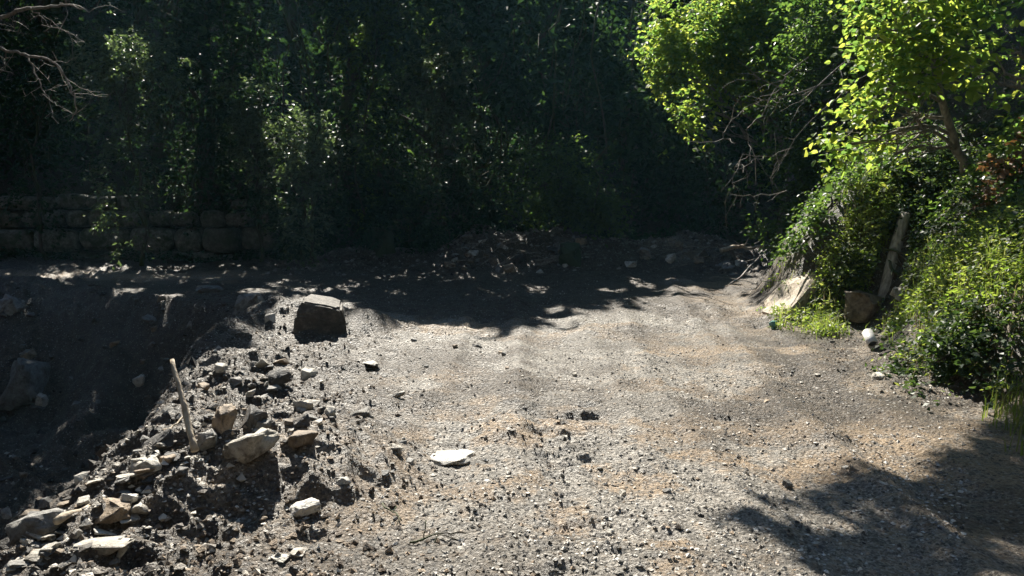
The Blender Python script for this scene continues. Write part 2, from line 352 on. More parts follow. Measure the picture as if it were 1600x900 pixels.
# ---------------------------------------------------------------- the terrain sheet
LITMIX = None
def build_terrain():
    th = np.concatenate([np.linspace(-math.pi, -.72, 46)[:-1], np.linspace(-.70, .70, 740), np.linspace(.72, math.pi, 46)[1:]])
    rr = np.concatenate([[.02, .5, 1.0, 1.5, 2.0, 2.4], 2.6 * 1.0036 ** np.arange(425), 12 * 1.008 ** np.arange(97), 26 * 1.06 ** np.arange(1, 36)])
    T, Q = np.meshgrid(th, rr); X = Q * np.sin(T); Y = Q * np.cos(T)
    Z = H(X, Y)
    nR, nT = X.shape
    V = np.stack([X, Y, Z], -1).reshape(-1, 3)
    i = (np.arange(nR - 1)[:, None] * nT + np.arange(nT - 1)[None]).ravel()
    q = np.stack([i, i + 1, i + nT + 1, i + nT], -1)[:, ::-1]
    x, y = V[:, 0], V[:, 1]
    d, b = zones(x, y)
    back = y - np.interp(x, [-30, -6, -2, 4, 8, 30], [18.6, 18.6, 17.6, 17.9, 20.6, 22.6])
    n1 = fbm(x, y, .9, 4, 101); n2 = fbm(x, y, 2.6, 4, 111)
    tan = .9 * sst(-.15, .4, n2 + .5 * fbm(x * .8, y, .5, 3, 141)) + 1.0 * np.exp(-((b + .75) / 1.1) ** 2) * (.8 + .5 * n1) + .3 * sst(0, .3, b)
    tan = tan + .5 * np.exp(-((x + .45 - .02 * (y - 5)) / .45) ** 2) * sst(-.2, .3, n2) * sst(8.5, 6, y)
    mud_shade = .95 * np.exp(-((d + .5) / .8) ** 2) * (.62 + .6 * n2) + sst(-.05, .4, d) * .75 + .30 * sst(.2, .6, n1)  # ditch term paints shade into the dug-earth colour; the rest is mud
    mud_shade = mud_shade + .75 * sst(9.6, 11.2, y + .6 * n1) * sst(3.4, 2.2, x)  # far ground colour darkened where the forest shadow lies
    mud_shade = mud_shade + .45 * sst(0, 1, b) * (.5 + n2) + .6 * sst(0, 1, back) + .3 * sst(14, 16, y)
    mud_shade = mud_shade + .55 * sst(-.1, .4, b) * (.8 + .5 * n2) + .8 * np.exp(-(((x - BOUL[0]) / .75) ** 2 + ((y - BOUL[1] - .1) / .6) ** 2)); tan = tan + .25 * sst(-.2, .3, b)
    mud_shade = mud_shade + .62 * sst(-.02, .4, fbm(x, y, .6, 3, 131)) * sst(-.35, .25, n2) + .12 * np.exp(-((b + .5) / .8) ** 2) * (.7 + n2) + .35 * sst(-.05, .3, fbm(x * .45, y, 1.5, 3, 151)) + .55 * np.exp(-((x + 1.7) / 1.0) ** 2) * sst(10, 8, y) * (.7 + .9 * n2)
    near = sst(6.0, 4.6, y) * np.exp(-((x + 1.4) / .8) ** 2); mud_shade = mud_shade * (1 - .55 * near); tan = tan + .7 * near
    path = np.exp(-((y - 15.4) / 1.2) ** 2) * sst(-3.5, -6, x); tan = tan + .8 * path; mud_shade = mud_shade * (1 - .97 * path)
    moss = .8 * sst(.2, 1.0, b) + .9 * sst(-.3, .6, back)
    colr = np.clip(np.stack([tan, mud_shade, moss, np.ones_like(x)], -1), 0, 1)
    fc = V[q].mean(1); fd, fb = zones(fc[:, 0], fc[:, 1])
    fbk = fc[:, 1] - np.interp(fc[:, 0], [-30, -6, -2, 4, 8, 30], [19.0, 19.0, 18.0, 18.3, 21, 23])
    zone = np.zeros(len(q), int)
    zone[(fd > .05) & (fc[:, 1] < 13.0) & (fc[:, 1] > -4)] = 1
    zone[fbk > .1] = 3
    zone[(fb > 0) & (zone != 3)] = 2
    for k, nm in ((0, 'ground'), (1, 'ditch'), (2, 'bank'), (3, 'hillside')):
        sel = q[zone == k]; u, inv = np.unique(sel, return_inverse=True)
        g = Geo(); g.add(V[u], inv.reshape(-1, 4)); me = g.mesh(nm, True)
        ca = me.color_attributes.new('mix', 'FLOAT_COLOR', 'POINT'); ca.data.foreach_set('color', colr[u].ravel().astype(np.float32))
        tag(link(nm, me, M['dirt']), {'ground': 'rutted gravelly dirt clearing with crawler tracks', 'ditch': 'dug hollow, earth coloured dark for its shade, along the left of the clearing', 'bank': 'steep overgrown earth bank on the right of the clearing', 'hillside': 'steep shaded wooded slope behind the clearing'}[nm], nm, None, 'structure')
build_terrain()

# ---------------------------------------------------------------- where the sun gets through
LIT = [(-400, 1300), (-60, 860), (60, 785), (150, 730), (235, 650), (285, 575), (370, 520), (440, 470), (545, 466), (575, 505), (640, 500), (720, 500), (800, 512), (880, 492), (960, 470), (1010, 452), (1140, 436), (1170, 398), (1290, 395), (1420, 290), (1530, 250), (1760, 200), (1760, 640), (1600, 660), (1490, 690), (1465, 725), (1430, 760), (1350, 735), (1262, 742), (1285, 782), (1180, 786), (1090, 800), (1180, 832), (1250, 862), (1285, 905), (1330, 1300)]
SHADE = [(1760, 640), (1600, 660), (1490, 690), (1465, 725), (1430, 760), (1350, 735), (1262, 742), (1285, 782), (1180, 786), (1090, 800), (1180, 832), (1250, 862), (1285, 905), (1330, 1060), (1800, 1060)]
SPOTS = []          # (point, radius) left open to the sun
def sun_foot(p):
    zc = np.zeros(len(p))
    for _ in range(6):
        gx = p[:, 0] - SUN[0] / SUN[2] * (p[:, 2] - zc); gy = p[:, 1] - SUN[1] / SUN[2] * (p[:, 2] - zc)
        zc = .5 * zc + .5 * Hq(gx, gy)
    return np.stack([gx, gy, zc], -1)
def keep_leaf(p, bankp=.1, ground=True, r=rng, spots=True):
    g = sun_foot(p); px, py, f = pix(g); py = np.where(g[:, 1] < .6, 1250, py)
    j = fbm(g[:, 0], g[:, 1], 2.2, 4, 7, .7); j2 = fbm(g[:, 0], g[:, 1], 2.8, 4, 9, .7)
    ins = inpoly(px + j * 90, py + j2 * 36, LIT) | (inpoly(px, py, SHADE) & (fbm(g[:, 0], g[:, 1], 2.3, 3, 12) > .27))
    ins &= g[:, 1] > -3
    d, b = zones(g[:, 0], g[:, 1]); above = p[:, 2] - g[:, 2] > .35
    onb = b > .1
    k = np.ones(len(p), bool)
    if ground: k &= ~(ins & ~onb)
    k &= ~(ins & onb & above & (r.random(len(p)) > bankp))
    for c, rad in (SPOTS if spots else []):
        w = p - c; t = w @ SUN; dist = np.linalg.norm(w - t[:, None] * SUN, axis=1)
        k &= ~((t > 2 * rad) & (dist < rad))
    return k

POST_A = hit(1382, 456); POST_B = at(1414, 334, min(POST_A[1] + .35, hit(1414, 334)[1] - .12))
def post_clear(p):
    px, py, f = pix(p); return ~(inpoly(px, py, [(1356, 466), (1392, 326), (1430, 326), (1408, 466)]) & (p[:, 1] < POST_A[1] + .22) & (p[:, 1] > POST_A[1] - 2.5))
# ---------------------------------------------------------------- leaves, sprays, crowns
def leaves(g, c, d, n, L, W, hi=False):
    d = unit(d); s = unit(np.cross(d, n)); n = np.cross(s, d); L = L[:, None]; W = W[:, None]; N_ = len(c)
    if not N_: return
    if hi:
        v = np.stack([c, c + d * .28 * L + s * .42 * W + n * .10 * W, c + d * .66 * L + s * .40 * W + n * .08 * W, c + d * L - n * .12 * L,
                      c + d * .66 * L - s * .40 * W + n * .08 * W, c + d * .28 * L - s * .42 * W + n * .10 * W], 1)
        i = np.arange(N_)[:, None] * 6
        g.add(v, np.concatenate([i + np.array([[0, 1, 2, 3]]), i + np.array([[0, 3, 4, 5]])]))
    else:
        v = np.stack([c, c + d * .42 * L + s * .5 * W + n * .12 * W, c + d * L - n * .10 * L, c + d * .42 * L - s * .5 * W + n * .12 * W], 1)
        i = np.arange(N_)[:, None] * 4
        g.add(v, i + np.array([[0, 1, 2, 3]]))
def sprays(c, d, nl, length, L, r=rng, asp=.62, droop=.25, upn=1.0):
    """leafy twigs: returns leaf base, direction, normal, length, width"""
    n = len(c); d = unit(d); t = (np.arange(nl)[None] + r.random((n, nl))) / nl
    up = np.array([0, 0, 1.]); s = unit(np.cross(d, up) + r.normal(size=(n, 3)) * .15)
    ln = (length * (.6 + .8 * r.random(n)))[:, None, None]
    P = c[:, None] + d[:, None] * t[..., None] * ln - up * (t[..., None] ** 2) * ln * droop + r.normal(size=(n, nl, 3)) * L * .25
    sg = np.where(np.arange(nl) % 2 == 0, 1, -1)[None, :, None]
    D = d[:, None] * .55 + s[:, None] * sg * .85 + r.normal(size=(n, nl, 3)) * .38 - up * .28
    Nn = up * upn + r.normal(size=(n, nl, 3)) * .55 + d[:, None] * .2
    l = L * (.6 + .7 * r.random((n, nl)))
    return P.reshape(-1, 3), D.reshape(-1, 3), Nn.reshape(-1, 3), l.ravel(), (l * asp * (.8 + .4 * r.random((n, nl)))).ravel()
def lobe_points(lobes, n, gate=.0, gsc=1.6, r=rng, shell=.55):
    w = np.array([a[1] * a[2] * a[3] for a in lobes]) ** .75; w = w / w.sum(); pts = []; dirs = []
    for (c, a, b, h), k in zip(lobes, r.multinomial(n, w)):
        u = unit(r.normal(size=(k, 3))); q = (shell + (1 - shell) * r.random(k)) ** .8 * (1 + .18 * r.normal(size=k)); q = np.clip(q, .1, 1.25)
        p = np.array(c) + u * q[:, None] * np.array([a, b, h])
        ok = vn(p[:, 0] * gsc, p[:, 1] * gsc, p[:, 2] * gsc, s=5) > gate - .35 * r.random(k)
        pts.append(p[ok]); dirs.append(u[ok])
    return np.concatenate(pts), np.concatenate(dirs)
def put_leaves(name, mat, parent, base, lobes, nspr, nl, length, L, cull=True, bankp=.1, gate=0., asp=.62, hi=False, droop=.25, r=rng, extra=None, ground=True, ymax=None, spots=True):
    p, u = lobe_points(lobes, nspr, gate, r=r)
    d = u * np.array([1, 1, .45]) + r.normal(size=p.shape) * .45
    a = sprays(p, d, nl, length, L, r, asp, droop)
    if extra: a = tuple(np.concatenate([x, y]) for x, y in zip(a, extra))
    k = keep_leaf(a[0], bankp, ground, r, spots) if cull else np.ones(len(a[0]), bool)
    k &= a[0][:, 2] > Hq(a[0][:, 0], a[0][:, 1]) + .02
    k &= post_clear(a[0])
    if ymax is not None:      # nothing hangs into the open space nearer than this plane
        k &= a[0][:, 1] > ymax
    a = [x[k] for x in a]
    g = Geo(); leaves(g, *a, hi=hi); o = g.build(name, mat, parent, False, base); o['kind'] = 'stuff'
    if parent: o.location = (0, 0, 0)
    return o, a

def shades_lit(P):
    g = sun_foot(np.asarray(P)); px, py, f = pix(g); d, b = zones(g[:, 0], g[:, 1])
    return inpoly(px, py, LIT) & (g[:, 1] > .5) & (b < .1) & (np.asarray(P)[:, 2] - g[:, 2] > .6)
def trunk(g, base, top, r0, r1, n=12, amp=.05, sides=9, r=rng):
    P = wig(base, top, n, amp, 0, r); bad = shades_lit(P); n = max(int(np.argmax(bad)) if bad.any() else n, 4); P = P[:n]; rad = np.linspace(r0, r1, n); rad[0] *= 1.35; rad[1] *= 1.1
    P[0, 2] -= .25; tube(g, P, rad, sides); return P
def tree(name, label, base, top, r0, lobes, mat, nspr, nl, length, L, group=None, bark='bark', twigs=14, cat='tree', r=rng, limbs=True, **k):
    e = empty(name, base, label, cat, group)
    g = Geo(); P = trunk(g, base, top, r0, r0 * .35, r=r); o = g.build('trunk', M[bark], e, True, base)
    if limbs:
        g = Geo()
        for c, a, b, h in lobes:
            c = np.array(c); i = int(np.clip(np.argmin(np.linalg.norm(P - c, axis=1)) - 3, 1, len(P) - 2))
            q = wig(P[i], c, 8, .10, .05, r)
            if shades_lit(q).any(): continue
            rr = np.linspace(r0 * .38, .02, 8); tube(g, q, rr, 6, False)
            for _ in range(twigs):
                s = q[r.integers(2, 8)]; u = unit(r.normal(size=3)) * np.array([a, b, h]) * (.6 + .5 * r.random())
                w_ = wig(s, c + u, 6, .12, -.04, r)
                if not shades_lit(w_).any(): tube(g, w_, np.linspace(.014, .004, 6), 4, False)
        g.build('limbs', M[bark], e, True, base)
    put_leaves('crown', M[mat], e, base, lobes, nspr, nl, length, L, r=r, **k)
    return e

# ---------------------------------------------------------------- stones
def hull_mesh(name, seed, npt=18, box=.55, detail=0, rough=.07):
    r = np.random.default_rng(seed); bm = bmesh.new()
    u = unit(r.normal(size=(npt, 3))); c = np.abs(u) ** box * np.sign(u); c = c / np.abs(c).max(1, keepdims=True) * (.75 + .25 * r.random((npt, 1)))
    for p in c * .5: bm.verts.new(p)
    ret = bmesh.ops.convex_hull(bm, input=bm.verts)
    dead = [v for v in bm.verts if not v.link_faces]; bmesh.ops.delete(bm, geom=dead, context='VERTS')
    bmesh.ops.dissolve_limit(bm, angle_limit=.22, verts=bm.verts, edges=bm.edges)
    bmesh.ops.bevel(bm, geom=list(bm.edges), offset=.028, segments=1, affect='EDGES', clamp_overlap=True)
    bmesh.ops.triangulate(bm, faces=bm.faces)
    if detail:
        bmesh.ops.subdivide_edges(bm, edges=bm.edges, cuts=detail, use_grid_fill=True)
        co = np.array([v.co[:] for v in bm.verts]); nn = rough * (vn(co[:, 0] * 5, co[:, 1] * 5, co[:, 2] * 5, seed) + .6 * vn(co[:, 0] * 13, co[:, 1] * 13, co[:, 2] * 13, seed + 1))
        bm.normal_update()
        for v, k in zip(bm.verts, nn): v.co += v.normal * float(k)
    bmesh.ops.recalc_face_normals(bm, faces=bm.faces)
    me = bpy.data.meshes.new(name); bm.to_mesh(me); bm.free()
    if detail:
        for p in me.polygons: p.use_smooth = True
    return me
TONES = ('pale', 'grey', 'brown', 'dark', 'mossy')
SHAPES = {}
def shape(i, tone, detail=0):
    k = (i, tone, detail)
    if k not in SHAPES:
        me = hull_mesh('stone_shape', 100 + i, (11, 14, 18, 24)[i % 4], (.35, .55, .8)[i % 3], detail); me.materials.append(M[tone]); SHAPES[k] = me
    return SHAPES[k]
def stone(px, py, w, h, tone, label=None, group=None, name='stone', dep=1.0, sink=.36, tilt=0., rz=None, i=None, detail=None, p=None, cat='stone'):
    p = hit(px, py) if p is None else p
    s = p[1] / FPX / cp; W = w * s; D = W * dep; ph = math.atan2(CAM_H - p[2], p[1])
    Hh = max(h * s - .75 * D * math.sin(ph), .26 * h * s, .11 * W) / (1 - sink)
    i = int(rng.integers(0, 12)) if i is None else i
    det = (2 if w > 18 else 0) if detail is None else detail
    o = bpy.data.objects.new(name, shape(i, tone, det)); COL.objects.link(o)
    o.scale = (W, D, Hh); o.rotation_euler = (rng.normal() * .12, tilt + rng.normal() * .06, rng.normal() * .35 if rz is None else rz)
    o.location = (p[0], p[1] + D * .4, H1(p[0], p[1] + D * .4) + Hh * (.5 - sink))
    return tag(o, label, cat, group)

# ================================================================ the retaining wall
def wall_stone_mesh(seed):
    r = np.random.default_rng(seed); bm = bmesh.new(); bmesh.ops.create_cube(bm, size=1)
    bmesh.ops.subdivide_edges(bm, edges=bm.edges, cuts=3, use_grid_fill=True)
    for v in bm.verts:
        c = np.array(v.co[:]) * 2; m = np.abs(c).max(); k = unit(c[None])[0]
        f = c * (1 - .24 * (np.linalg.norm(c) / m - 1) / .732)
        n_ = vn(*(np.array([x]) for x in c * 1.7), s=seed)[0] * .07 + vn(*(np.array([x]) for x in c * 4), s=seed + 9)[0] * .04
        v.co = Vector((f * .5 * (1 + n_)).tolist())
    me = bpy.data.meshes.new('wall_stone_shape'); bm.to_mesh(me); bm.free()
    for p in me.polygons: p.use_smooth = True
    me.materials.append(M['wall']); return me
WS = [wall_stone_mesh(300 + i) for i in range(8)]
wall = empty('retaining_wall', (-9.5, 18.8, 0), 'mossy dry-stone retaining wall of big blocks in the shade at left', 'wall')
YW = 18.75
def X_at(px): return float(at(px, 345, YW)[0])
def wstone(x0, x1, z0, z1, dy=0.):
    o = bpy.data.objects.new('stone', WS[int(rng.integers(0, 8))]); COL.objects.link(o); o.parent = wall
    o.location = ((x0 + x1) / 2 + 9.5, YW + dy + .25 - 18.8, (z0 + z1) / 2); o.scale = (x1 - x0 + .01, .62, z1 - z0 + .015)
    o.rotation_euler = (rng.normal() * .03, rng.normal() * .025, rng.normal() * .06 + (math.pi if rng.random() < .5 else 0))
for z0, z1, fixed in ((-.14, .22, []), (.22, .84, [(-40, 48), (48, 118), (118, 200), (200, 268), (268, 312), (312, 372)]), (.84, 1.26, [(-25, 30), (32, 102), (104, 135), (136, 168), (170, 231), (265, 308), (309, 350)]), (1.26, 1.62, [(-30, 85), (88, 138), (180, 230)])):
    used = [(X_at(a), X_at(b)) for a, b in fixed]
    for a, b in used: wstone(a, b, z0 + rng.normal() * .02, z1 + rng.normal() * .02, rng.normal() * .04)
    x = -16.5; end = X_at(415) - (.0 if z0 < .8 else rng.random() * 1.2)
    while x < end:
        w = .5 + .65 * rng.random()
        nxt = [u for u in used if u[0] < x + w and u[1] > x + .05]
        if nxt:
            if nxt[0][0] - x > .28: wstone(x, nxt[0][0], z0 + .03, z1 - .02, rng.normal() * .05)
            x = nxt[0][1]; continue
        if rng.random() > .12 or z0 < .5: wstone(x, x + w, z0 + rng.normal() * .025, z1 + rng.normal() * .03 - (.12 * rng.random() if z0 > 1.2 else 0), rng.normal() * .05)
        x += w

# ================================================================ trees and vegetation
def spot(px, py, D, r): SPOTS.append((at(px, py, D), r))
for a in ((485, 215, 16.8, .75), (440, 245, 16.8, .5), (395, 150, 16.8, .35), (195, 108, 16.2, .5), (230, 195, 16.2, .3), (120, 250, 17.5, .3), (660, 28, 18.2, .5), (690, 115, 17.6, .4),
          (760, 175, 17.4, .32), (820, 85, 17.8, .3), (900, 185, 17.2, .3), (920, 250, 17, .25), (245, 300, 18.3, .25), (480, 345, 17.3, .25), (160, 35, 16.5, .35), (290, 95, 17, .25), (1160, 405, 15.2, .3),
          (60, 25, 10.2, .65), (20, 90, 10.2, .3), (100, 130, 10.2, .35), (730, 90, 18, .3), (560, 60, 18, .3), (500, 40, 18.5, .3)): spot(*a)

def lobes_px(lst, D): return [(at(x, y, D + dd), r, r * .9, r) for x, y, dd, r in lst]
T1 = lobes_px([(1085, 45, 0, .85), (1065, 115, -.1, .62), (1090, 165, 0, .62), (1150, 60, .3, 1.0), (1190, 10, .4, 1.0), (1052, 198, 0, .26), (1020, 203, 0, .11), (1165, 125, .3, .7), (1040, 70, -.1, .35)], 17.0)
T2 = lobes_px([(1400, 40, 0, .52), (1450, 110, 0, .5), (1385, 140, 0, .42), (1355, 190, .1, .35), (1430, 185, .2, .42), (1330, 225, 0, .26), (1470, 50, .1, .45), (1400, 240, .1, .28), (1420, -60, .1, .6), (1350, 60, .2, .34)], 8.9)
for l_ in T1 + T2: SPOTS.append((l_[0], l_[1] * .95))
for a in ((1480, 430, 7.6, .7), (1560, 400, 7.2, .7), (1330, 430, 10.6, .9), (1370, 330, 11, .7), (1440, 270, 10.2, .6), (1240, 450, 12.2, .6), (1560, 540, 6.6, .6), (1220, 320, 13.4, .5), (1590, 150, 8.2, .5), (1290, 60, 14, .9), (1245, 140, 14.2, .8), (1310, 150, 14, .8), (1250, 210, 14.2, .6), (1300, 300, 11.6, .5), (1330, 330, 11.2, .5), (1400, 330, 10.4, .5), (1500, 330, 9.6, .6)): spot(*a)

FOREST = [(-12.5, 21.0, .20, 15), (-9.6, 20.6, .17, 16), (-7.6, 20.3, .22, 17), (-5.6, 21.3, .15, 15), (-3.9, 19.6, .19, 14), (-2.2, 20.8, .16, 14), (-.6, 19.3, .15, 12), (1.0, 20.2, .19, 12), (2.6, 19.8, .14, 11), (4.2, 20.8, .18, 11), (6.4, 22.0, .2, 12),
          (-14.5, 25, .2, 18), (-10.8, 25.5, .22, 19), (-6.8, 25, .2, 19), (-3.0, 25.5, .2, 18), (.8, 25, .22, 16), (4.6, 26, .2, 16), (9, 26, .22, 16)]
for i, (x, y, r0, h) in enumerate(FOREST):
    r = np.random.default_rng(500 + i); b = (x, y, float(Hc(x, y)))
    top = (x + r.normal() * .5, y - .5 + r.normal() * .4, b[2] + h * .8)
    lob = []
    for k in range(4 if y < 24 else 3):
        zz = h * (.35 + .6 * (k + .5) / 4)
        lob.append(((x + r.normal() * 1.1, y - .6 + r.normal() * .9, b[2] + zz), 2.1 + .6 * r.random(), 2.0 + .6 * r.random(), 1.7 + .5 * r.random()))
    if y < 24:
        for k in range(3): lob.append(((x + r.normal() * 1.5, y - 1.0 + r.normal() * .6, b[2] + 1.2 + 1.7 * k + r.normal() * .6), 1.0 + .7 * r.random(), .9, .6 + .5 * r.random()))
    et = tree('forest_tree', 'tall leafy tree in the dark wood behind the clearing', b, top, r0, lob, 'forest', 1900 if y < 24 else 1000, 10, .7, .19, group='trees of the shaded wood', twigs=5, r=r, gate=-.6, ymax=15.0)
    if y < 24:
        g = Geo()
        for k in range(5):
            vx, vy = x + r.normal() * 1.3, y - 1.3 + r.normal() * .5; z0 = float(Hc(vx, vy)); tube(g, wig((vx + r.normal() * .5, vy + .2, z0 + 5 + 2 * r.random()), (vx + r.normal() * .3, vy, z0 + .1 + 1.5 * r.random()), 14, .07, 0, r), .012 + .012 * r.random(), 5, False)
        g.build('vines', M['bark'], et, True, b)

# unseen trees added behind and beside the camera to cut the sky light
src = [o for o in bpy.data.objects if o.name.startswith('forest_tree')][11:18]
for i, (x, y) in enumerate([(-14, 4), (-10, -1.5), (-7, -5), (-3.5, -3.5), (0.5, -5.2), (4, -3.6), (7.5, -2.5), (9.5, 2.5), (-11, -8), (-5, -10), (1, -11), (7, -9), (12, -5), (13, 7), (-16, 10), (3, -7.5), (-1.5, -7.5)]):
    e0 = src[i % len(src)]; e = e0.copy(); COL.objects.link(e); e.location = (x, y, float(Hc(x, y))); e.rotation_euler = (0, 0, i * 1.3); e['label'] = 'tall leafy tree added unseen around the camera to cut sky light'; e['group'] = 'unseen trees added around the clearing'
    for c in e0.children:
        d_ = c.copy(); COL.objects.link(d_); d_.parent = e

# big tree at the left, its crown above the picture, and its bare sunlit boughs
r = np.random.default_rng(600); b = (-10.2, 12.4, float(Hc(-10.2, 12.4)))
lob = [((-8.6, 10.8, 8.0), 2.6, 2.4, 1.8), ((-7.6, 12.6, 9.5), 2.6, 2.4, 1.9), ((-9.8, 9.0, 9.0), 2.4, 2.2, 1.8), ((-6.6, 10.4, 10.5), 2.2, 2.2, 1.6), ((-9.5, 14.2, 10.5), 2.6, 2.4, 2.0), ((-5.8, 13.6, 11.5), 2.2, 2.2, 1.6), ((-8.4, 7.2, 9.5), 2.2, 2.2, 1.6), ((-10.5, 12, 12.5), 2.8, 2.6, 1.8), ((-7.4, 8.6, 7.4), 2.0, 2.0, 1.2), ((-10, 5.5, 8.0), 2.2, 2.2, 1.4), ((-8.5, 3.5, 8.2), 2.2, 2.2, 1.4)]
e = tree('spreading_tree', 'tall tree at the left edge, bare pale twigs hanging into the top corner', b, (-9.0, 11.6, 10.5), .26, lob, 'forest', 4600, 10, .8, .21, twigs=6, r=r, gate=-.6)
g = Geo()
def bough(pts, D, r0, r1, kids=7, seed=0, klen=.5):
    r = np.random.default_rng(seed); P = np.array([at(x, y, D + dd) for x, y, dd in pts])
    t = np.linspace(0, len(P) - 1, len(P) * 4); Q = np.stack([np.interp(t, np.arange(len(P)), P[:, k]) for k in range(3)], 1); Q += r.normal(size=Q.shape) * .012
    tube(g, Q, np.linspace(r0, r1, len(Q)), 6)
    for _ in range(kids):
        s = Q[r.integers(2, len(Q))]; u = unit(r.normal(size=3) * np.array([1, .6, .8]) + np.array([.3, 0, -.5])) * klen * (.4 + .8 * r.random())
        q = wig(s, s + u, 6, .16, 0, r); tube(g, q, np.linspace(r1 * .8, .002, 6), 4, False)
        for _ in range(2):
            s2 = q[r.integers(2, 6)]; u2 = unit(r.normal(size=3)) * klen * .35; tube(g, wig(s2, s2 + u2, 4, .15, 0, r), np.linspace(.004, .0015, 4), 4, False)
bough([(-160, 70, .3), (-60, 45, .2), (0, 28, .1), (40, 13, 0), (80, 11, 0), (104, 5, 0), (140, 18, .1)], 10.2, .035, .009, 9, 1)
bough([(104, 5, 0), (98, -30, 0), (60, -70, .2)], 10.2, .012, .008, 3, 2)
bough([(48, 14, 0), (64, 25, 0), (67, 37, 0)], 10.2, .010, .004, 2, 3, .2)
bough([(-120, 95, .3), (-30, 72, .2), (8, 76, .1), (40, 86, 0), (78, 92, 0), (100, 115, 0), (115, 145, 0), (121, 170, .1), (108, 190, .1)], 10.2, .024, .006, 12, 4, .4)
bough([(40, 86, 0), (55, 110, 0), (66, 138, 0), (80, 155, 0), (96, 170, 0)], 10.2, .011, .004, 7, 5, .35)
bough([(-60, 130, .2), (0, 108, .1), (20, 115, 0)], 10.2, .010, .004, 4, 6, .3)
bough([(80, 40, 0), (96, 46, 0), (110, 50, 0), (116, 90, 0)], 10.3, .007, .003, 5, 7, .3)
g.build('bare_boughs', M['greybark'], e, True, b)

# understorey shrubs and young trees along the foot of the wood: (px, py of the crown's middle, D, radius m, height m, material, label)
SHR = [
 (60, 130, 18.6, 1.3, 1.8, 'forest', 'dark bushy shrub above the left end of the block wall'),
 (200, 130, 16.9, .9, 1.6, 'shrub', 'thin shrub with sun-flecked pale leaves above the stone wall'),
 (300, 170, 18.9, 1.2, 2.0, 'forest', 'dark upright shrub right of the sun-flecked one over the wall'),
 (395, 190, 17.6, .55, 1.5, 'shrub', 'narrow shrub with pale sunlit leaves just left of the brightest shrub'),
 (480, 225, 17.0, .85, 1.0, 'shrub', 'brightest silvery sunlit shrub at the edge of the dark wood'),
 (590, 60, 18.6, 1.5, 1.2, 'deep', 'green leafy bough of a young tree hanging at the top of the wood'),
 (590, 250, 18.8, 1.4, 1.5, 'forest', 'dark dense shrub right of the silvery shrub'),
 (690, 130, 17.8, .9, 1.3, 'shrub', 'young tree with flecked leaves in the middle of the wood'),
 (740, 270, 18.2, 1.2, 1.2, 'forest', 'dark low shrub behind the left of the debris heap'),
 (790, 80, 19.0, 1.4, 1.6, 'forest', 'dark young tree near the top middle of the wood'),
 (880, 270, 17.4, 1.15, .9, 'deep', 'rounded green bush behind the debris heap'),
 (930, 330, 17.3, .8, .55, 'deep', 'low green bush at the foot of the wood right of the heap'),
 (900, 160, 18.6, 1.2, 1.0, 'forest', 'dark shrub above the rounded green bush'),
 (1010, 130, 20.0, 1.5, 2.0, 'forest', 'dark young tree left of the bright hazel'),
 (470, 340, 17.6, .8, .5, 'forest', 'low dark shrub at the foot of the wood below the silvery shrub'),
 (640, 340, 17.8, .9, .5, 'forest', 'low dark shrub beside the mossy stump'),
 (1080, 300, 19.5, 1.5, 1.2, 'forest', 'black-shaded shrub at the back right of the clearing'),
]
for i, (px, py, D, rad, hh, mt, lab) in enumerate(SHR):
    r = np.random.default_rng(700 + i); c = at(px, py, D); gz = float(Hc(c[0], D)); b = (c[0], D, gz)
    lob = [(c, rad * .7, rad * .6, hh * .75)] + [(c + r.normal(size=3) * np.array([rad * .5, rad * .3, hh * .45]), rad * .5, rad * .45, hh * .4) for _ in range(4)]
    if c[2] - gz > hh * 1.2:
        lob += [((c + np.array([0, 0, gz])) * .5 * np.array([0, 0, 1]) + np.array([c[0] + r.normal() * .2, D + r.normal() * .2, 0]), rad * .5, rad * .4, (c[2] - gz) * .4)]
    tree('shrub', lab, b, tuple(c), .045, lob, mt, int(260 + 340 * rad), 10, .42, .105, cat='shrub', twigs=5, r=r, gate=-.1, ground=True)

# undergrowth on the hillside: one uncountable mass
def cover(n, xr, yr, cond, hgt, L, mat, name, label, cat, asp=.7, nl=6, length=.25, seed=0, upn=.8, cull=True, clump=1.1, bankp=1.):
    r = np.random.default_rng(seed); x = r.uniform(*xr, n); y = r.uniform(*yr, n); z = Hc(x, y)
    p = np.stack([x, y, z], -1); k = cond(p); p = p[k]
    cl = np.clip(.5 + .9 * fbm(p[:, 0], p[:, 1], clump, 3, seed), 0, 1.2)
    p[:, 2] += hgt * cl * (r.random(len(p)) ** .6) + .03
    d = r.normal(size=p.shape) * np.array([1, 1, .35]) + np.array([-.1, -.5, .25])
    a = sprays(p, d, nl, length, L, r, asp, .3, upn)
    kk = a[0][:, 2] > Hq(a[0][:, 0], a[0][:, 1]) + .02
    kk &= post_clear(a[0])
    if cull: kk &= keep_leaf(a[0], bankp, True, r)
    a = [q[kk] for q in a]; g = Geo(); leaves(g, *a)
    return tag(g.build(name, M[mat], None), label, cat, None, 'stuff')
def backd(p): return p[:, 1] - np.interp(p[:, 0], [-30, -6, -2, 4, 8, 30], [19.3, 19.3, 18.0, 18.3, 21, 23])
cover(14000, (-18, 14), (17.8, 31), lambda p: backd(p) > 0, 1.5, .13, 'forest', 'undergrowth', 'mass of dark brambles and undergrowth covering the wooded slope', 'undergrowth', seed=31, nl=8, length=.5)
cover(9000, (-26, 22), (28, 48), lambda p: backd(p) > 0, 4.0, .30, 'forest', 'far_undergrowth', 'dark far thicket filling the top of the wooded slope', 'undergrowth', seed=33, nl=9, length=1.1)
cover(3200, (-14, 5), (16.8, 19.2), lambda p: backd(p) > -1.0, .35, .08, 'forest', 'verge_plants', 'low dark weeds along the foot of the wall and wood', 'weeds', seed=32, nl=6, length=.22)

